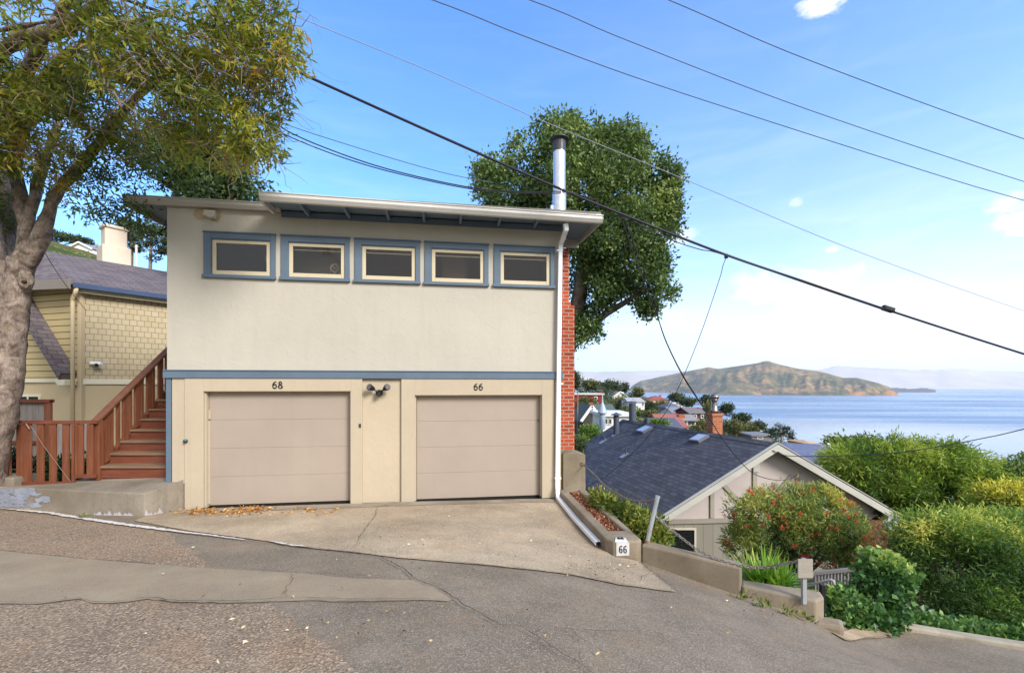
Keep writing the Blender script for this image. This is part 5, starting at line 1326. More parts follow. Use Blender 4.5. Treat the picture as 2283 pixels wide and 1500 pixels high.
# ------------------------------------------------------------------ plants on the right
m_leafR = leafmat('oak_leaves', [(0,lin(54,76,44)),(.45,lin(94,118,62)),(.8,lin(130,150,80)),(1,lin(162,172,104))], .3, .45)
tr = thing('evergreen_tree', 'tall rounded dark green tree behind the brick chimney', 'tree', tuple(P(1262,1120,16.5)))
mb = MB(); YR = 16.5
limb(mb,[P(1215,1150,YR),P(1222,950,YR),P(1240,800,YR),P(1285,690,YR),P(1300,560,YR),P(1285,430,YR),P(1280,340,YR)],[.42,.36,.32,.28,.22,.14,.06],14)
limb(mb,[P(1300,740,YR),P(1350,700,YR),P(1400,670,YR),P(1440,640,YR-.5)],[.2,.13,.10,.04],10)
limb(mb,[P(1302,620,YR),P(1355,560,YR-.5),P(1390,520,YR-.6),P(1440,470,YR)],[.2,.13,.09,.04],10)
limb(mb,[P(1292,500,YR),P(1230,430,YR),P(1160,390,YR)],[.15,.10,.04],10)
obj('trunk', mb, bark('grey_bark', lin(112,102,92), lin(60,52,46), 2), tr, smooth=True)
rb = [Bl(1275,345,YR,88,60,1.8),Bl(1195,360,YR,62,52,1.4),Bl(1110,395,YR,50,36,1.0),Bl(1150,440,YR,82,44,1.4),Bl(1370,355,YR,80,55,1.7),Bl(1300,430,YR-.8,110,90,2.0),Bl(1410,430,YR,95,80,2.0),Bl(1468,420,YR,44,60,1.1),
      Bl(1340,520,YR-.8,110,80,2.0),Bl(1440,510,YR-.3,66,60,1.5),Bl(1395,590,YR,95,62,1.7),Bl(1470,565,YR,36,24,.8),Bl(1320,620,YR,62,70,1.6),Bl(1425,645,YR-.3,62,48,1.3),Bl(1372,665,YR,40,30,.8),
      Bl(1300,705,YR,34,56,1.0),Bl(1288,752,YR,24,32,.7),Bl(1455,610,YR,34,40,.8),Bl(1230,300,YR,50,34,.9),Bl(1250,500,YR,100,60,1.6),Bl(1090,425,YR,34,26,.7),Bl(1492,470,YR,22,40,.6),Bl(1500,400,YR,16,20,.5),Bl(1340,300,YR,30,20,.6),Bl(1400,320,YR,30,22,.6),Bl(1450,360,YR,30,24,.7),Bl(1150,330,YR,26,22,.6),Bl(1070,380,YR,18,12,.4),Bl(1130,480,YR,60,26,.8),Bl(1500,525,YR,14,22,.4),Bl(1490,650,YR,16,22,.4),Bl(1440,690,YR,24,14,.5),Bl(1270,280,YR,26,16,.5),Bl(1325,740,YR,16,22,.5)]
foliage('crown', rb, 8000, 9, .135, .075, m_leafR, tr, seed=31, shell=3.0, thr=-.07, freq=1.1, spread=.13, up=.25, out=.6, jit=.8, tbase=.42, tclump=.45, tvar=.3, clumpf=.7, tup=.25)

YS = 9.3
m_leafB = leafmat('bottlebrush_leaves', [(0,lin(76,96,54)),(.4,lin(124,144,78)),(.75,lin(168,176,94)),(1,lin(206,194,98))], .4)
bs = thing('flowering_shrub', 'wide shrub with red brush flowers in front of the gable wall', 'shrub', tuple(P(1765,1330,YS)))
mb = MB()
for (x,y) in ((1700,1190),(1740,1150),(1800,1160),(1850,1190),(1880,1160),(1670,1180)):
    limb(mb,[P(1765,1400,YS),P(lerp(1765,x,.25),1290,YS),P(lerp(1765,x,.6),1245,YS),P(x,y,YS)],[.06,.045,.03,.012],8)
limb(mb,[P(1768,1420,YS),P(1766,1250,YS),P(1750,1180,YS)],[.08,.06,.02],8)
obj('stems', mb, bark('dark_stem', lin(84,74,66), lin(44,38,34), 5), bs, smooth=True)
sb = [Bl(1690,1140,YS,66,50,.6),Bl(1775,1130,YS,82,48,.7),Bl(1850,1165,YS,66,58,.7),Bl(1720,1200,YS,82,50,.7),Bl(1810,1215,YS,90,46,.7),Bl(1890,1210,YS,42,50,.5),Bl(1660,1215,YS,40,40,.5),Bl(1830,1110,YS,42,26,.4),Bl(1880,1235,YS,30,22,.35)]
foliage('crown', sb, 2700, 10, .10, .022, m_leafB, bs, seed=41, shell=3, thr=-.18, freq=2.2, spread=.05, up=.5, out=.6, jit=.6, tbase=.42, tclump=.5, tup=.45, clumpf=2)
rng = np.random.default_rng(8); Cf, df, rf_, _ = cluster_pts(sb, 270, 55, 12); ok = (Cf[:,1] < YS+.1) & (df[:,2] > -.55); Cf = Cf[ok]; df = df[ok]
CC = np.repeat(Cf+df*.05, 34, 0)+rng.normal(size=(len(Cf)*34,3))*.017; DD = rng.normal(size=(len(Cf)*34,3))
tag(leaf_obj('blossoms', CC, DD, .038, .010, rng.random(len(CC)), leafmat('red_flowers', [(0,lin(176,40,40)),(.5,lin(222,72,56)),(1,lin(240,128,80))], .3), bs, seed=4), kind='stuff')

def spiky(name, label, cat, base, n, L, W, mat, seed, up=.5, arch=.35):
    o = thing(name, label, cat, tuple(base)); rng = random.Random(seed); V_ = []; T_ = []; tint = []
    for i in range(n):
        a = rng.uniform(0,2*math.pi); e = rng.uniform(up-.35,1.35); d = Vector((math.cos(a)*math.cos(e),math.sin(a)*math.cos(e),math.sin(e))); l = L*rng.uniform(.7,1.1); side = d.cross(Vector((0,0,1))).normalized(); p = Vector((rng.gauss(0,.03),rng.gauss(0,.03),rng.uniform(0,.08))); k0 = len(V_); S = 5; tn = rng.random()
        for s in range(S+1):
            t = s/S; q = p + d*(l*t) - Vector((0,0,arch*l*t*t*math.cos(e))); wv = W*.5*(1-t)**.6*(.6+.8*min(1,t*4)) if s < S else .0008
            V_ += [q-side*wv, q+side*wv]; tint += [tn,tn]
        for s in range(S): T_.append((k0+2*s,k0+2*s+1,k0+2*s+3,k0+2*s+2))
    me = bpy.data.meshes.new('blades'); me.from_pydata([tuple(v) for v in V_],[],T_); at = me.attributes.new('tint','FLOAT','POINT'); at.data.foreach_set('value', tint); me.materials.append(mat); me.shade_smooth()
    ob = bpy.data.objects.new('blades', me); finish(ob, o); return o
m_yuc = leafmat('yucca_blades', [(0,lin(84,132,40)),(.6,lin(132,172,62)),(1,lin(176,200,90))], .3)
m_gold = leafmat('golden_blades', [(0,lin(120,116,54)),(.6,lin(176,164,88)),(1,lin(206,196,130))], .3)
spiky('yucca_plant', 'bright green spiky yucca behind the low wall', 'plant', P(1700,1322,6.0), 170, .62, .036, m_yuc, 3, .45, .15)
spiky('yucca_plant', 'smaller spiky yucca leaning against the sign post', 'plant', P(1740,1326,5.85), 110, .50, .032, m_yuc, 5, .35, .2)
spiky('ornamental_grass', 'arching golden grass beside the step in the wall', 'grass', P(1672,1300,6.3), 120, .5, .016, m_gold, 7, .45, .75)
spiky('ornamental_grass', 'low golden grass tuft left of the yucca', 'grass', P(1700,1320,6.6), 70, .42, .014, m_gold, 9, .3, .7)

m_leafS = leafmat('shrub_leaves', [(0,lin(56,70,32)),(.4,lin(94,112,44)),(.75,lin(142,148,58)),(1,lin(176,152,70))], .3)
s2 = thing('garden_shrub', 'yellow green shrub spilling along the outside of the planter', 'shrub', tuple(P(1400,1260,6.9)))
foliage('leaves', [Bl(1350,1128,7.6,26,26,.3),Bl(1385,1150,7.3,36,34,.35),Bl(1425,1175,6.9,42,36,.4),Bl(1455,1190,6.6,32,34,.35),Bl(1330,1110,8.0,16,16,.2),Bl(1400,1200,7.2,50,50,.3)], 900, 9, .085, .03, m_leafS, s2, seed=51, spread=.04, up=.3, tbase=.5, tup=.3)
mb = MB(); limb(mb,[P(1400,1300,7.0),P(1405,1220,7.0),P(1420,1180,6.9)],[.03,.025,.01],7); limb(mb,[P(1400,1290,7.0),P(1380,1200,7.2),P(1360,1140,7.5)],[.025,.02,.01],7); obj('stems', mb, m_twig, s2)
m_ivy = leafmat('ivy_leaves', [(0,lin(44,76,44)),(.45,lin(82,122,66)),(.75,lin(124,158,82)),(1,lin(180,196,104))], .3, .42)
iv = thing('ivy_column', 'tall column of ivy growing over a hidden post by the lower drive', 'ivy', tuple(P(1970,1390,5.75)))
mb = MB(); limb(mb,[P(1972,1395,5.85),P(1968,1320,5.85),P(1966,1250,5.85)],[.05,.05,.04],8); obj('stem', mb, m_twig, iv)
foliage('leaves', [Bl(1966,1262,5.75,36,26,.22),Bl(1958,1308,5.7,38,40,.24),Bl(1962,1355,5.7,42,32,.26),Bl(1982,1285,5.75,30,36,.22),Bl(2003,1290,5.8,16,22,.18),Bl(1944,1275,5.8,16,22,.16)], 1050, 8, .062, .062, m_ivy, iv, seed=61, shell=5, spread=.045, up=.1, out=.9, jit=.7, tbase=.42, tup=.55, tclump=.6, clumpf=4)
iv2 = thing('ivy_mound', 'spreading ivy mound beside the black gate post', 'ivy', tuple(P(1890,1395,5.6)))
foliage('leaves', [Bl(1892,1338,5.75,20,14,.16),Bl(1884,1355,5.6,34,32,.25),Bl(1920,1372,5.55,46,24,.25),Bl(1878,1384,5.45,28,14,.15),Bl(1960,1385,5.55,40,14,.2)], 800, 8, .058, .058, m_ivy, iv2, seed=63, shell=5, spread=.05, up=.3, out=.8, jit=.6, tbase=.5, tup=.2, tclump=.5)
iv3 = thing('ivy_ground_cover', 'low ivy trailing along the top of the curved kerb', 'ground cover')
foliage('leaves', [Bl(x,y,Y,34,10,.2) for x,y,Y in ((2020,1388,5.75),(2070,1396,5.75),(2120,1404,5.7),(2180,1412,5.6),(2240,1422,5.5),(2300,1430,5.4))], 420, 7, .07, .065, m_ivy, iv3, seed=64, shell=4, spread=.05, up=.6, tbase=.5, tclump=.5)
iv3['kind'] = 'stuff'
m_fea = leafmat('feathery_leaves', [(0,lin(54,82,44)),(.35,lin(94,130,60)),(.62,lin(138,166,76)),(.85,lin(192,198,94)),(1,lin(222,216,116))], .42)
YH = 7.4
hd_ = thing('feathery_hedge', 'tall feathery fine leaved hedge above the curved kerb', 'hedge', tuple(P(2170,1420,7.0)))
hb = [Bl(2070,1200,YH,66,52,.6),Bl(2150,1190,YH,82,50,.7),Bl(2240,1195,YH,80,50,.7),Bl(2320,1200,YH,70,60,.7),Bl(2060,1260,YH,50,50,.6),Bl(2120,1270,YH-.2,78,60,.7),Bl(2210,1275,YH-.2,84,64,.8),Bl(2300,1280,YH-.2,80,70,.8),Bl(2110,1340,YH-.4,58,48,.6),Bl(2190,1350,YH-.5,76,50,.7),Bl(2280,1355,YH-.6,80,50,.7)]
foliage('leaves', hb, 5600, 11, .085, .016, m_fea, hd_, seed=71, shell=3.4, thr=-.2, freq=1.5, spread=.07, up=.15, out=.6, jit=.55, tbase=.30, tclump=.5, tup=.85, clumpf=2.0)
mb = MB()
for x in (2090,2140,2200,2260): limb(mb,[P(x,1430,7.2),P(x+10,1330,YH),P(x-8,1230,YH)],[.035,.025,.012],6)
obj('stems', mb, m_twig, hd_)
m_bam = leafmat('light_green', [(0,lin(64,90,36)),(.4,lin(104,136,48)),(.75,lin(150,172,66)),(1,lin(184,192,90))], .34)
def bushtree(name, label, blobs, base, n, per, L, W, mat, seed, cat='tree', **k):
    o = thing(name, label, cat, tuple(base)); mb = MB()
    for b in blobs[:4]:
        limb(mb,[Vector(base), Vector(base).lerp(Vector(b[:3]),.5)+Vector((.05,0,.1)), Vector(b[:3])],[max(.03,.012*base[1]*.4),.03,.015],7)
    obj('trunk', mb, m_twig, o, smooth=True); foliage('crown', blobs, n, per, L, W, mat, o, seed=seed, **k); return o
Yb_ = 15
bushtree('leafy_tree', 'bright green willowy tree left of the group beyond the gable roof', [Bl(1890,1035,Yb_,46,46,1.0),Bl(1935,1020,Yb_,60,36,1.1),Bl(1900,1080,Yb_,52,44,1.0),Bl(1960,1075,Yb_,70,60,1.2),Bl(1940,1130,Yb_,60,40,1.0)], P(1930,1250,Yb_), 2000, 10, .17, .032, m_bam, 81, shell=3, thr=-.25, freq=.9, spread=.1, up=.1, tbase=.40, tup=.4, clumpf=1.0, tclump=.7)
bushtree('leafy_tree', 'bright green tree with wispy top shoots in the middle of the group', [Bl(2015,1012,Yb_,46,30,1.0),Bl(2075,1020,Yb_,80,38,1.2),Bl(2040,1075,Yb_,80,60,1.3),Bl(2110,1070,Yb_,80,50,1.2),Bl(2050,1120,Yb_-.5,60,36,1.0),Bl(2000,988,Yb_,16,16,.3),Bl(2072,992,Yb_,14,14,.3),Bl(2128,1004,Yb_,20,20,.4)], P(2060,1250,Yb_), 2900, 10, .17, .032, m_bam, 83, shell=3, thr=-.25, freq=.9, spread=.1, up=.1, tbase=.40, tup=.5, clumpf=1.0, tclump=.7)
bushtree('leafy_tree', 'yellow green sloping tree right of the group above the hedge', [Bl(2160,1055,Yb_,60,44,1.1),Bl(2195,1085,Yb_,52,40,1.0),Bl(2140,1105,Yb_,66,36,1.0),Bl(2230,1120,Yb_,60,36,1.0),Bl(2110,1100,Yb_-1,46,30,.6)], P(2180,1250,Yb_), 1800, 10, .17, .032, m_bam, 85, shell=3, thr=-.25, freq=.9, spread=.1, up=.1, tbase=.45, tup=.5, clumpf=1.0, tclump=.7)
bushtree('leafy_tree', 'dark green tree behind the right edge of the group', [Bl(2262,1075,19,60,34,1.3),Bl(2300,1090,19,60,50,1.3),Bl(2232,1062,19,24,16,.5),Bl(2330,1060,19,50,40,1.2)], P(2290,1250,19), 1500, 9, .2, .08, m_leafR, 87, shell=3, thr=-.25, freq=.7, spread=.14, up=.2, tbase=.4, tup=.4)
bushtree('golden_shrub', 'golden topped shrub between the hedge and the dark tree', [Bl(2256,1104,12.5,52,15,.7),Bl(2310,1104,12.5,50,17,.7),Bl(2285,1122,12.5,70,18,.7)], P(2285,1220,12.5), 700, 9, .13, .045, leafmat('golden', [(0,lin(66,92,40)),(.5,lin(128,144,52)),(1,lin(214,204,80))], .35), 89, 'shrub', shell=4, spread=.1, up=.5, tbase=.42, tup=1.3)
bushtree('leafy_tree', 'distant olive tree beyond the slate blue roof', [Bl(1868,992,34,22,12,1.0),Bl(1900,996,34,34,14,1.2),Bl(1930,992,34,22,12,.9)], P(1895,1060,34), 500, 8, .28, .12, m_leafS, 91, shell=3, spread=.2, up=.3)
# brown fence, bare shrub and bird box beside the gable house
mb = MB(); a = P(1935,1250,12.5); b = P(2020,1160,12.5)
bfn = thing('brown_fence', 'reddish brown board fence beside the gable house corner', 'fence', (a.x,12.5,a.z))
for k in range(7):
    mb = MB(); x0_ = lerp(a.x,b.x,k/7); mb.box((x0_+.006,12.5,a.z-.8),(lerp(a.x,b.x,(k+1)/7)-.006,12.53,b.z)); obj('board', mb, wood('brown_board', lin(112,72,54), 2, .3), bfn)
bsd = thing('bare_shrub', 'thin bare branched shrub in front of the brown fence', 'shrub', tuple(P(1965,1250,11.5)))
mb = MB(); rg = random.Random(3)
for k in range(12):
    a_ = P(1965+rg.uniform(-15,15),1260,11.5); b_ = P(1950+rg.uniform(-25,50),1160+rg.uniform(0,40),11.5+rg.uniform(-.2,.2)); q = smoothpath(wander(a_,b_,4,.06,k),3); mb.tube(q,[lerp(.016,.006,i/(len(q)-1)) for i in range(len(q))],5,False)
obj('stems', mb, m_twig, bsd)
foliage('leaves', [Bl(1965,1200,11.5,34,36,.3)], 150, 5, .08, .03, leafmat('russet', [(0,lin(96,70,44)),(.6,lin(140,100,60)),(1,lin(120,130,60))], .3), bsd, seed=93)
bx = thing('bird_house', 'small white bird house on a pole near the gable house eave', 'bird house', tuple(P(1987,1260,11)))
mb = MB(); c = P(1986,1172,11); mb.cyl(P(1986,1270,11.02),c,.015,8); obj('pole', mb, m_twig, bx)
mb = MB(); mb.box((c.x-.10,c.y-.08,c.z-.08),(c.x+.10,c.y+.08,c.z+.08)); obj('box', mb, m_pipe, bx); mb = MB(); mb.lathe((c.x,c.y,c.z+.08),[(.19,0),(.19,.015),(.01,.15)],4); obj('roof', mb, m_gutter, bx); 
# picket railing, hand rail, black gate
m_rail = paint('grey_rail', lin(160,154,152), .1, 3)
rl = thing('picket_railing', 'grey painted picket railing behind the small sign', 'railing', tuple(P(1865,1330,7.6)))
ra, rb_ = P(1815,1277,7.9), P(1925,1266,7.5)
mb = MB(); mb.beam(ra,rb_,.07,.05); obj('top_rail', mb, m_rail, rl)
mb = MB(); mb.beam(ra-Vector((0,0,.42)),rb_-Vector((0,0,.42)),.05,.05); obj('bottom_rail', mb, m_rail, rl)
for k in range(15):
    p = ra.lerp(rb_,(k+.5)/15); mb = MB(); mb.box((p.x-.016,p.y-.016,p.z-.42),(p.x+.016,p.y+.016,p.z-.026)); obj('picket', mb, m_rail, rl)
rl2 = thing('picket_railing', 'grey picket railing slanting behind the ivy column', 'railing', tuple(P(1890,1300,9.2)))
ra, rb_ = P(1860,1240,9.6), P(1960,1275,8.8)
mb = MB(); mb.beam(ra,rb_,.07,.05); obj('top_rail', mb, m_rail, rl2)
for k in range(12):
    p = ra.lerp(rb_,(k+.5)/12); mb = MB(); mb.box((p.x-.016,p.y-.016,p.z-.5),(p.x+.016,p.y+.016,p.z-.026)); obj('picket', mb, m_rail, rl2)
hr = [P(1750,1322,6.2),P(1800,1304,5.9),P(1852,1292,5.65),P(1858,1294,5.63),P(1860,1304,5.62)]
mb = MB(); mb.tube(hr,.018,10); tag(obj('hand_rail', mb, m_rail, None, smooth=True), 'pale tubular hand rail with a bent end beside the black gate post', 'hand rail')
bg_ = thing('black_gate', 'open black gate leaf hung on a black post at the wall end', 'gate', tuple(P(1833,1390,5.35)))
mb = MB(); a = P(1829,1390,5.4); b = P(1838,1302,5.4); mb.box((a.x,5.38,a.z),(b.x,5.43,b.z)); obj('post', mb, m_black, bg_, bevel=.004)
mb = MB(); mb.slab([P(1805,1380,6.0),P(1829,1386,5.45),P(1829,1330,5.45),P(1805,1312,6.0)],(.01,.02,0)); obj('panel', mb, m_black, bg_)
mb = MB(); mb.slab([P(1700,1330,7.0),P(1815,1345,6.6),P(1815,1285,6.6),P(1700,1265,7.0)],(.0,.03,0)); tag(obj('low_fence', mb, paint('grey_fence', lin(128,122,116), .15, 2), None), 'low grey board wall behind the yuccas', 'fence')
# ------------------------------------------------------------------ the far hillside: houses and trees
def PT(px, Y): x = (px-CX)/F*Y; return Vector((x,Y,T(x,Y)))
_mc = {}
def flat(c, rough=.8):
    if c not in _mc: _mc[c] = paint('house_paint', lin(*c), .08, .5, rough, .05)
    return _mc[c]
def gable_roof(mb, x0,x1,y0,y1,ze,zr,axis,ov=.3,th=.12):
    if axis == 'x':
        ym = (y0+y1)/2; k = (zr-ze)/(ym-y0); e = ze-k*ov
        mb.slab([(x0-ov,y0-ov,e),(x1+ov,y0-ov,e),(x1+ov,ym,zr),(x0-ov,ym,zr)],(0,0,th)); mb.slab([(x0-ov,ym,zr),(x1+ov,ym,zr),(x1+ov,y1+ov,e),(x0-ov,y1+ov,e)],(0,0,th))
    elif axis == 'y':
        xm = (x0+x1)/2; k = (zr-ze)/(xm-x0); e = ze-k*ov
        mb.slab([(x0-ov,y0-ov,e),(xm,y0-ov,zr),(xm,y1+ov,zr),(x0-ov,y1+ov,e)],(0,0,th)); mb.slab([(xm,y0-ov,zr),(x1+ov,y0-ov,e),(x1+ov,y1+ov,e),(xm,y1+ov,zr)],(0,0,th))
    elif axis == 'h':
        xm, ym = (x0+x1)/2, (y0+y1)/2; rl = max(0,(x1-x0)-(y1-y0))/2; a,b,c,d = (x0-ov,y0-ov,ze),(x1+ov,y0-ov,ze),(x1+ov,y1+ov,ze),(x0-ov,y1+ov,ze); p,q = (xm-rl,ym,zr),(xm+rl,ym,zr)
        n = len(mb.v); mb.add([a,b,c,d,p,q],[(0,1,5,4),(1,2,5),(2,3,4,5),(3,0,4),(3,2,1,0)])
    else: mb.box((x0-ov,y0-ov,ze),(x1+ov,y1+ov,ze+.3))
def house(label, px0, px1, Y, py_eave, py_ridge, dep, axis, wall, roof, wins=(), chim=None, name='house', trim=None, low=8):
    x0, x1 = (px0-CX)/F*Y, (px1-CX)/F*Y; ze, zr = -(py_eave-HY)/F*Y, -(py_ridge-HY)/F*Y; zb = min(T((x0+x1)/2, Y), ze-2.5) - 1
    o = thing(name, label, 'house', ((x0+x1)/2, Y+dep/2, zb)); mb = MB()
    mb.box((x0,Y,zb),(x1,Y+dep,ze))
    if axis == 'y': mb.slab([(x0,Y,ze),(x1,Y,ze),((x0+x1)/2,Y,zr-.02)],(0,dep,0))
    if axis == 'x': mb.slab([(x0,Y,ze),(x0,Y+dep,ze),(x0,Y+dep/2,zr-.02)],(x1-x0,0,0))
    obj('wall', mb, flat(wall), o)
    mb = MB(); gable_roof(mb, x0,x1,Y,Y+dep,ze,zr,axis); ro = obj('roof', mb, flat(roof,.9), o)
    if chim:
        for (cx,ct,cb,wd,colr) in chim:
            c = P(cx,ct,Y+dep*.4); b = P(cx,cb,Y+dep*.4); w2 = wd*Y/F/2; mb = MB(); mb.box((c.x-w2,c.y-w2,b.z-2),(c.x+w2,c.y+w2,c.z)); obj('chimney', mb, flat(colr), o)
    if trim and axis == 'y':
        mb = MB(); xm = (x0+x1)/2
        mb.beam((x0-.3,Y-.36,ze-.2),(xm,Y-.36,zr+.02),.1,.35); mb.beam((x1+.3,Y-.36,ze-.2),(xm,Y-.36,zr+.02),.1,.35); obj('barge_board', mb, flat(trim), o)
    for (a,b,c,d) in wins:
        q0 = P(a,d,Y-.06); q1 = P(b,c,Y-.06); mb = MB(); mb.box((q0.x-.12,Y-.08,q0.z-.12),(q1.x+.12,Y-.001,q1.z+.12)); wn = obj('window', mb, flat((222,220,212)), o); mb = MB(); mb.box((q0.x,Y-.10,q0.z),(q1.x,Y-.081,q1.z)); obj('pane', mb, darkpane('far_pane', (.06,.07,.08,1)), wn)
    return o
house('barn red flat topped house at the left end of the hillside', 1283, 1344, 95, 880, 878, 9, 'f', (124,44,40), (196,190,184), [(1326,1331,885,891)], [(1340,873,885,6,(150,50,40))])
house('dark green roofed house with white raking trim and a brick chimney', 1300, 1338, 58, 935, 905, 10, 'y', (70,66,62), (92,100,94), [], [(1317,897,945,10,(150,86,70))], trim=(232,230,226))
house('green grey roof running back beside the white raked gable', 1334, 1374, 62, 926, 905, 8, 'x', (188,186,180), (88,98,92))
house('low white house with a flat white roof line behind the pipes', 1345, 1408, 46, 928, 925, 6, 'f', (226,226,224), (214,214,214), [(1350,1354,934,944),(1358,1363,934,944)])
house('white gabled house with a white chimney among the trees', 1366, 1400, 165, 884, 873, 9, 'y', (228,226,220), (150,140,132), [], [(1388,874,886,4,(232,230,226))], trim=(236,234,230))
house('white modern house with a grey roof above the dark flue', 1402, 1437, 120, 896, 888, 10, 'x', (226,228,230), (168,166,168), [(1432,1435,897,904)])
house('cream house with a terracotta hip roof near the shore', 1446, 1494, 170, 892, 882, 10, 'h', (228,206,160), (150,84,74), [], [(1472,880,886,4,(170,100,80))])
house('white and blue house at the water side of the far houses', 1498, 1540, 175, 900, 894, 8, 'f', (220,226,234), (206,210,214), [(1528,1537,903,907)])
house('grey slate pyramid roofed house in the middle of the hillside', 1490, 1520, 110, 909, 897, 8, 'h', (126,112,92), (104,104,114))
house('grey roofed white house left of the dark red house', 1500, 1545, 95, 920, 910, 8, 'x', (206,206,208), (130,132,142), [(1512,1518,922,927),(1524,1530,922,927)])
house('dark red shingled house with a brick chimney', 1538, 1570, 80, 921, 911, 7, 'x', (92,44,46), (118,114,112), [(1548,1552,925,931),(1564,1568,925,931),(1564,1568,938,943)], [(1559,908,942,7,(172,84,58))])
house('house with a broad rust red roof and orange chimney block', 1478, 1530, 62, 952, 928, 8, 'x', (186,150,120), (150,96,88), [], [(1518,924,940,14,(160,86,48))])
house('grey roofed house with a row of white windows behind the chimney', 1524, 1556, 64, 937, 928, 6, 'x', (120,66,54), (140,136,134), [(1533,1537,938,946),(1539,1543,938,946),(1545,1549,938,946),(1535,1542,952,958)])
house('slate grey roof just behind the shingled ridge', 1470, 1520, 48, 958, 938, 6, 'x', (120,116,110), (86,90,106))
house('small white house low on the slope near the water', 1680, 1696, 110, 962, 958, 6, 'f', (222,216,206), (180,176,170), [(1683,1688,963,967)])
house('long dark flat roofed house beside the lone pine', 1676, 1722, 90, 972, 969, 6, 'f', (116,112,110), (120,122,130), [(1690,1700,974,977)])
house('round topped tan house peeking above the slate blue roof', 1808, 1830, 60, 990, 985, 5, 'h', (176,150,116), (196,160,120))

m_ft = [leafmat('far_green', [(0,lin(30,42,28)),(.5,lin(56,72,42)),(1,lin(92,104,58))], .15), leafmat('far_olive', [(0,lin(56,66,36)),(.5,lin(92,98,54)),(1,lin(136,132,76))], .15), leafmat('far_bright', [(0,lin(62,88,38)),(.5,lin(98,128,52)),(1,lin(142,160,72))], .2)]
def fartree(label, px, py, rx, ry, Y, kind, seed, n=None, name='tree', lobes=5):
    rg = random.Random(seed); b = P(px,py,Y); base = PT(px,Y); o = thing(name, label, 'tree', (b.x, Y, min(base.z,b.z-ry*Y/F-.5)), 0, 'trees on the far hillside')
    bl = [Bl(px,py,Y,rx*.75,ry*.75,rx*.75*Y/F)] + [Bl(px+rg.uniform(-.6,.6)*rx, py+rg.uniform(-.55,.5)*ry, Y+rg.uniform(-.4,.4)*rx*Y/F, rx*.45, ry*.45, rx*.45*Y/F) for _ in range(lobes)]
    s = Y/F*3.4
    foliage('crown', bl, n or int(60+rx*ry*.55), 7, s*1.15, s*.75, m_ft[kind], o, seed=seed, shell=3, spread=s*.8, up=.3, tbase=.4, tup=.5, tclump=.5, clumpf=1.5/(rx*Y/F))
    mb = MB(); mb.tube([(b.x,Y,min(base.z,b.z-ry*Y/F)-1),(b.x+.1,Y,b.z)],[.02*rx*Y/F+.08,.05],6); obj('trunk', mb, m_twig, o)
FT = [('dark tree touching the brick chimney above the red house',1287,848,14,26,60,0),('olive tree left of the ridge line above the red house',1318,858,26,14,110,1),('dark ridge tree behind the white gable',1362,860,32,12,200,0),('flat topped dark tree at the end of the ridge',1388,866,14,12,210,0),
 ('wide olive shrub below the red house',1312,905,28,20,70,1),('bright green tree below the green roofed house',1312,965,30,24,28,2),('round bright green tree left of the slate roof edge',1296,990,24,26,24,2),('dark green tree beside the brick chimney base',1293,1000,14,30,16,0),
 ('olive tree in front of the white gabled house',1384,900,26,18,130,1),('bushy olive tree beside the pale pipe',1396,920,18,14,90,1),('dark red leaved tree left of the terracotta roof',1424,876,14,10,180,1),('dark tree behind the white modern house',1412,886,16,8,190,0),('dark green tree right of the white modern house',1450,905,14,12,130,0),
 ('small palm like tree under the white modern house',1424,922,10,12,100,2),('olive shrub above the small flue',1450,925,22,14,75,1),('broad olive tree under the cream house',1476,905,22,10,140,1),('spreading dark pine above the blue white house',1508,886,24,7,165,0),('dark pine right of the spreading pine',1536,897,24,9,160,0),
 ('bushy dark tree left of the chimney turbine',1580,892,18,10,150,0),('tall olive tree between the red house and the brick chimney',1582,915,14,22,110,1),('round olive tree before the grey roofed houses',1565,948,16,12,60,1),('grey green shrub beside the dark red house',1550,958,14,8,50,1),
 ('dark trees right of the brick chimney top',1620,915,16,16,120,0),('large olive tree right of the brick chimney',1632,950,28,22,95,1),('dark tree on the falling edge of the hillside',1652,935,22,16,125,0),('olive tree lower on the falling edge',1668,955,24,14,110,1),('dark tree above the small white house',1690,950,18,9,140,0),('low dark tree right of the small white house',1712,966,18,8,115,0),('bright hedge tree behind the shingled ridge',1466,940,26,5,40,2),('dark low tree between houses behind the skylight',1440,948,20,8,50,0)]
for k,f in enumerate(FT): fartree(*f, seed=200+k)
# lone pine beside the water
pt = thing('pine_tree', 'lone flat limbed pine standing against the bay', 'tree', tuple(P(1742,985,70)))
mb = MB(); limb(mb,[P(1744,1010,70),P(1742,975,70),P(1738,950,70)],[.16,.11,.04],7)
for (x,y) in ((1728,962),(1758,968),(1764,975),(1726,972),(1738,950),(1750,958)): limb(mb,[P(1742,y+6,70),P(lerp(1742,x,.6),y+2,70),P(x,y,70)],[.06,.04,.02],5)
obj('trunk', mb, m_twig, pt)
foliage('crown', [Bl(1738,950,70,8,6,.5),Bl(1728,960,70,11,4,.7),Bl(1752,958,70,10,4,.7),Bl(1758,968,70,13,5,.8),Bl(1727,971,70,10,4,.7),Bl(1763,976,70,8,3,.6),Bl(1742,968,70,14,4,.8)], 150, 8, .30, .14, m_ft[0], pt, seed=301, spread=.14)
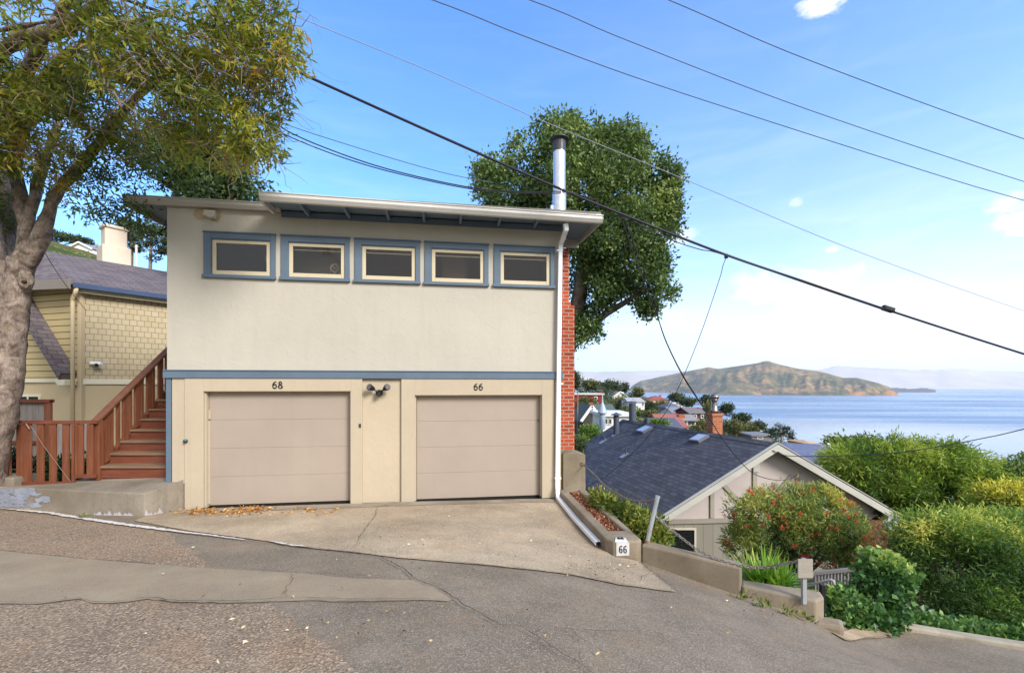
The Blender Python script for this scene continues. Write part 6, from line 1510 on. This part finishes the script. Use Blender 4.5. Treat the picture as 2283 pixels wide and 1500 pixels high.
# scrub that covers the slopes
def scrub(label, n, fx_, seed, mats, s0, name='scrub'):
    rg = random.Random(seed); Cs = []; 
    while len(Cs) < n:
        q = fx_(rg)
        if q is not None and q.z > -48: Cs.append(q)
    C = np.array([tuple(c) for c in Cs]); dist = C[:,1]; per = 9; rng = np.random.default_rng(seed)
    s = (dist/F*s0); sp = np.repeat(s,per); CC = np.repeat(C,per,0)+rng.normal(size=(n*per,3))*(sp*1.1)[:,None]*np.array([1,1,.55]); CC[:,2] += sp*.6
    DD = rng.normal(size=(n*per,3)); DD[:,2] += .6; t = np.repeat([.5+.5*mnoise.noise(Vector((c.x*.06,c.y*.06,seed))) for c in Cs],per)+rng.normal(size=n*per)*.15
    o = leaf_obj(name, CC, DD, sp*.95, sp*.7, t, mats, None, seed=seed); return tag(o, label, 'undergrowth', None, 'stuff')
scrub('mixed green scrub covering the far hillside between the houses', 5200, lambda g: PT(g.uniform(1270,1800), 30*(230/30)**g.random()), 401, m_ft[1], 3.2)
scrub('dark tree cover falling to the bay at the hillside edge', 2200, lambda g: (lambda x,y: PT(x,y)+Vector((0,0,g.uniform(0,4))))(g.uniform(1290,1790), g.uniform(110,260)), 403, m_ft[0], 3.6)
def yard(g):
    x, y = g.uniform(1.5,34), g.uniform(6.2,48)
    if (1.0 < x < 12.5 and 11.5 < y < 24) or (x < 7.5 and y < 8) or y < 5.6 + .02*x or (13 < x < 22 and 22 < y < 31): return None
    return Vector((x,y,T(x,y)))
scrub('low garden scrub on the slope around the gable house', 2600, yard, 407, m_ft[2], 9)
# left: hillside above the yellow house
scrub('green and olive scrub on the hillside above the yellow house', 8000, lambda g: PT(g.uniform(-700,400), 26*(190/26)**g.random()), 405, leafmat('hill_scrub', [(0,lin(62,84,40)),(.5,lin(104,128,58)),(1,lin(160,160,90))], .2), 4.2)
house('white hillside house with a grey roof high above the yellow house', 150, 206, 100, 554, 541, 8, 'y', (236,232,224), (140,138,148), [(184,187,558,566),(196,199,560,568)], trim=(240,238,232))
house('long grey roof behind the white hillside house', 122, 200, 112, 552, 538, 7, 'x', (220,216,208), (150,146,146))
m_cyp = leafmat('cypress', [(0,lin(38,50,32)),(.5,lin(66,82,44)),(1,lin(106,118,66))], .15)
def cypress(label, px, py_base, layers, Y, seed):
    o = thing('cypress_tree', label, 'tree', tuple(P(px,py_base,Y)), 0, 'cypresses on the left hillside'); mb = MB(); s = Y/F
    top_ = min(l[1] for l in layers); limb(mb,[P(px,py_base+20,Y),P(px+2,lerp(py_base,top_,.5),Y),P(px-1,top_,Y)],[4*s,3*s,1*s],7)
    for (x,y,rx,ry) in layers: limb(mb,[P(px+1,y+16,Y),P(lerp(px,x,.5),y+7,Y),P(x,y,Y)],[1.8*s,1.3*s,.6*s],5)
    obj('trunk', mb, m_barkL, o, smooth=True)
    foliage('crown', [Bl(x,y,Y,rx,ry,rx*s*.8) for x,y,rx,ry in layers], 420, 8, 4.6*s, 2.2*s, m_cyp, o, seed=seed, spread=1.8*s, up=.4, tup=.4, shell=2.6)
cypress('tall layered cypress left of the garage corner', 334, 600, [(335,500,26,9),(318,512,24,8),(350,518,26,9),(325,530,22,7),(352,540,24,8),(360,560,20,7),(316,545,18,6),(345,576,16,5)], 62, 501)
cypress('layered cypress just right of the pale chimney', 292, 590, [(282,500,26,9),(300,508,24,9),(272,512,20,8),(298,525,26,8),(285,540,24,8),(302,556,16,7)], 66, 503)
cypress('spreading cypress behind the tree fork', 110, 560, [(120,524,26,9),(98,530,24,9),(140,530,22,7),(160,532,24,8),(182,538,22,8),(196,542,12,7)], 125, 505)
cypress('small cypress half hidden by the garage wall', 375, 600, [(372,520,18,8),(380,540,20,8),(368,560,14,6)], 60, 507)
up_ = thing('utility_pole', 'pale utility pole on the left hillside', 'pole', tuple(P(304,600,58))); mb = MB(); mb.cyl(P(304,610,58),P(304,546,58),.13,8); obj('shaft', mb, flat((210,206,200)), up_); mb = MB(); mb.beam(P(299,550,58),P(309,550,58),.1,.1); obj('crossarm', mb, flat((170,160,150)), up_)

# ------------------------------------------------------------------ overhead wires
m_wire = paint('cable_black', lin(38,36,44), .1, 2, .5); m_wire2 = paint('cable_grey', lin(84,88,110), .1, 2, .5); m_wire3 = paint('cable_pale', lin(150,154,170), .1, 2, .5)
def wire(label, pts, r, mat=None, name='overhead_wire', k=8):
    mb = MB(); q = smoothpath([P(*p) for p in pts], k); mb.tube(q, r, 6)
    return tag(obj(name, mb, mat or m_wire, None, smooth=True, uv=False), label, 'wire')
main = [(-300,-200,6.6),(250,-10,6.8),(440,58,6.95),(638,149,7.1),(970,299,7.4),(1232,414,7.7),(1400,483,7.9),(1618,568,8.2),(1800,630,8.5),(1979,691,8.8),(2283,789,9.4),(2700,918,10.3)]
mc = wire('thick black bundled cable crossing in front of the metal flue down to the right', main, .021, name='overhead_cable')
wire('black cable lashed under the thick bundle right of the roof corner', [(1380,478,7.86),(1490,532,7.95),(1560,556,8.05),(1610,567,8.15),(1800,633,8.47),(1979,694,8.75)], .008)
wire('dark wire with a splice running under the two upper right wires', [(420,-190,8.2),(963,0,9),(1153,75,9.4),(1400,167,10),(1700,266,10.8),(2115,398,12),(2283,447,12.6),(2700,565,14)], .0095, m_wire2)
wire('dark wire second from the top right corner', [(600,-200,8.4),(1180,0,9.6),(1400,91,10.2),(1800,244,11.4),(2283,405,13),(2700,530,14.6)], .0095, m_wire2)
wire('dark wire nearest the top right corner', [(900,-240,8.8),(1490,0,10.4),(1800,133,11.4),(2283,310,13.2),(2700,445,14.8)], .0105, m_wire2)
wire('thin pale wire passing above the evergreen crown', [(200,-150,9),(680,45,10),(960,160,10.6),(1224,276,11.3),(1524,399,12.2),(1900,556,13.5),(2283,693,15),(2700,830,17)], .0085, m_wire3)
wire('upper strand of the service cable sagging to the flue', [(420,150,7.1),(560,235,7.2),(640,292,7.25),(760,343,7.4),(890,384,7.5),(1060,420,7.62),(1180,428,7.68),(1258,428,7.72),(1330,446,7.8)], .0095)
wire('lower strand of the service cable sagging to the flue', [(420,185,7.05),(560,258,7.15),(632,299,7.2),(760,350,7.36),(890,388,7.48),(1060,423,7.6),(1180,431,7.66),(1258,431,7.7)], .0085)
wire('thin grey wire above the sagging service cable', [(560,245,7.3),(650,282,7.4),(760,318,7.6),(890,358,7.9),(1000,388,8.2),(1100,408,8.5)], .006, m_wire2)
wire('slack black drop wire from the roof corner to the half timbered gable', [(1384,482,7.9),(1398,525,8.0),(1440,640,8.3),(1462,695,8.6),(1487,765,9.0),(1522,835,9.8),(1560,895,10.5),(1602,965,11.3),(1650,1028,12),(1690,1060,12.4),(1750,1070,12.55),(1795,1048,12.6)], .010)
wire('second slack drop wire twisted with the one to the gable', [(1390,486,7.9),(1420,560,8.1),(1455,655,8.5),(1475,735,8.9),(1500,795,9.4),(1532,855,10.2),(1572,915,10.9),(1606,972,11.4)], .009)
wire('thin wire falling from the cable clamp past the slate roof', [(1620,572,8.22),(1612,592,8.25),(1603,625,8.3),(1560,750,8.6),(1510,870,9.0),(1478,928,9.3),(1420,1000,9.7),(1350,1062,10.0),(1306,1086,10.1)], .006)
wire('black wire reaching the gable house from the right edge', [(2700,850,9.5),(2283,956,10.6),(2200,975,10.9),(2110,992,11.2),(2040,1004,11.5),(1960,1012,11.8),(1860,1016,12.2),(1760,1016,12.5),(1722,1004,12.6)], .011)
wire('thin wire from the street tree to the yellow house corner', [(60,480,7.8),(104,570,8.6),(150,640,9.9),(192,692,11.2)], .006)
jb = thing('cable_splice_box', 'small dark splice box hanging on the thick cable', 'box', tuple(P(1979,691,8.8))); c = P(1979,690,8.8); mb = MB(); mb.beam(c+Vector((-.10,0,.045)),c+Vector((.12,0,-.025)),.10,.11); obj('case', mb, m_black, jb, bevel=.03)
cl = thing('cable_clamp', 'small clamp on the thick cable above the falling thin wire', 'clamp', tuple(P(1619,570,8.2))); c = P(1619,570,8.2); mb = MB(); mb.box((c.x-.03,c.y-.02,c.z-.05),(c.x+.03,c.y+.02,c.z+.03)); obj('case', mb, m_black, cl, bevel=.008)
mb = MB()
for pts in ([(1330,487,8.3),(1360,480,8.1),(1384,480,7.9)],[(1384,480,7.88),(1400,500,7.85),(1412,540,7.9),(1396,560,7.95),(1388,520,7.9)],[(1392,484,7.88),(1425,500,7.86),(1428,515,7.88),(1402,505,7.9)]): mb.tube(smoothpath([P(*p) for p in pts],6), .005, 5)
tag(obj('tangled_wire', mb, m_wire, None, smooth=True, uv=False), 'tangle of thin wires at the cable beside the roof corner', 'wire')
mb = MB()
for pts in ([(303,458,7.75),(306,500,7.8),(316,520,7.9),(330,527,8.0),(352,522,8.1),(368,500,8.2)],[(309,460,7.75),(314,505,7.8),(330,525,7.9),(360,515,8.1),(371,505,8.2)],[(325,475,7.8),(321,485,7.8),(328,486,7.8),(333,475,7.82),(327,473,7.8)],[(368,492,8.15),(371,506,8.15),(368,512,8.15)]): mb.tube(smoothpath([P(*p) for p in pts],6), .007, 5)
tag(obj('hanging_wire', mb, m_wire, None, smooth=True, uv=False), 'looped black wires hanging under the left eave', 'wire')

# ------------------------------------------------------------------ litter on the ground
rng = np.random.default_rng(12)
def litter(name, label, polys, n, L, W, mat, seed, lift=.03):
    rg = np.random.default_rng(seed); Cs = []
    for (x,y,sx_,sy_,k) in polys:
        for _ in range(int(n*k)):
            q = gpt(x+rg.normal()*sx_, y+abs(rg.normal())*0+rg.normal()*sy_); 
            if (q - Vector((OX,OY,0))).dot(V) > -.09 and -6 < q.x < .95: continue
            Cs.append((q.x,q.y,q.z+lift+abs(rg.normal())*.008))
    C = np.array(Cs); D = rg.normal(size=C.shape); D[:,2] *= .25
    o = leaf_obj(name, C, D, L*(.6+.8*rg.random(len(C))), W, rg.random(len(C)), mat, None, seed=seed); return tag(o, label, 'leaves', None, 'stuff')
m_dry = leafmat('dry_leaves', [(0,lin(92,58,30)),(.4,lin(166,104,44)),(.75,lin(206,150,64)),(1,lin(214,186,120))], .1)
litter('fallen_leaves', 'dry orange leaves drifted against the left garage door', [(470,1144,30,4,.35),(555,1139,24,4,.4),(520,1145,50,4,.2),(690,1142,30,5,.15),(440,1141,15,4,.15)], 420, .06, .02, m_dry, 5)
litter('fallen_leaves', 'scattered pale leaves on the road and driveway', [(600,1300,420,110,.22),(1000,1190,200,40,.22),(1350,1270,60,14,.25),(1290,1190,30,25,.12),(900,1400,500,50,.2),(1870,1400,20,8,.06),(1720,1370,60,18,.06),(330,1078,50,6,.0)], 260, .032, .015, leafmat('pale_litter', [(0,lin(70,48,36)),(.5,lin(140,110,76)),(.8,lin(200,176,130)),(1,lin(226,214,186))], .1), 6)
m_weed = leafmat('weeds', [(0,lin(60,82,36)),(.6,lin(104,128,50)),(1,lin(150,140,70))], .25)
w_ = []
for (x,y,n) in ((1548,1284,40),(1660,1340,30),(1706,1358,30),(1760,1374,26),(1800,1388,24),(190,1157,14),(1560,1278,24)):
    g0 = gpt(x,y)
    for _ in range(n): w_.append((g0.x+random.gauss(0,.05),g0.y+random.gauss(.03,.02),g0.z+abs(random.gauss(0.02,.03))))
C = np.array(w_); D = rng.normal(size=C.shape); D[:,2] = abs(D[:,2])+.5
tag(leaf_obj('weeds', C, D, .06, .022, rng.random(len(C)), m_weed, None, seed=9), 'small weeds growing along the foot of the street wall', 'weeds', None, 'stuff')
ug = foliage('undergrowth', [Bl(-30,1030,8.6,60,25,.3),Bl(95,1045,8.8,60,20,.3),Bl(150,1050,8.7,30,14,.2),Bl(190,1030,9.0,25,18,.2)], 220, 6, .12, .06, leafmat('dark_under', [(0,lin(28,46,28)),(1,lin(60,92,48))], .2), None, seed=95)
tag(ug, 'dark leafy plants behind the picket gate', 'undergrowth', None, 'stuff')
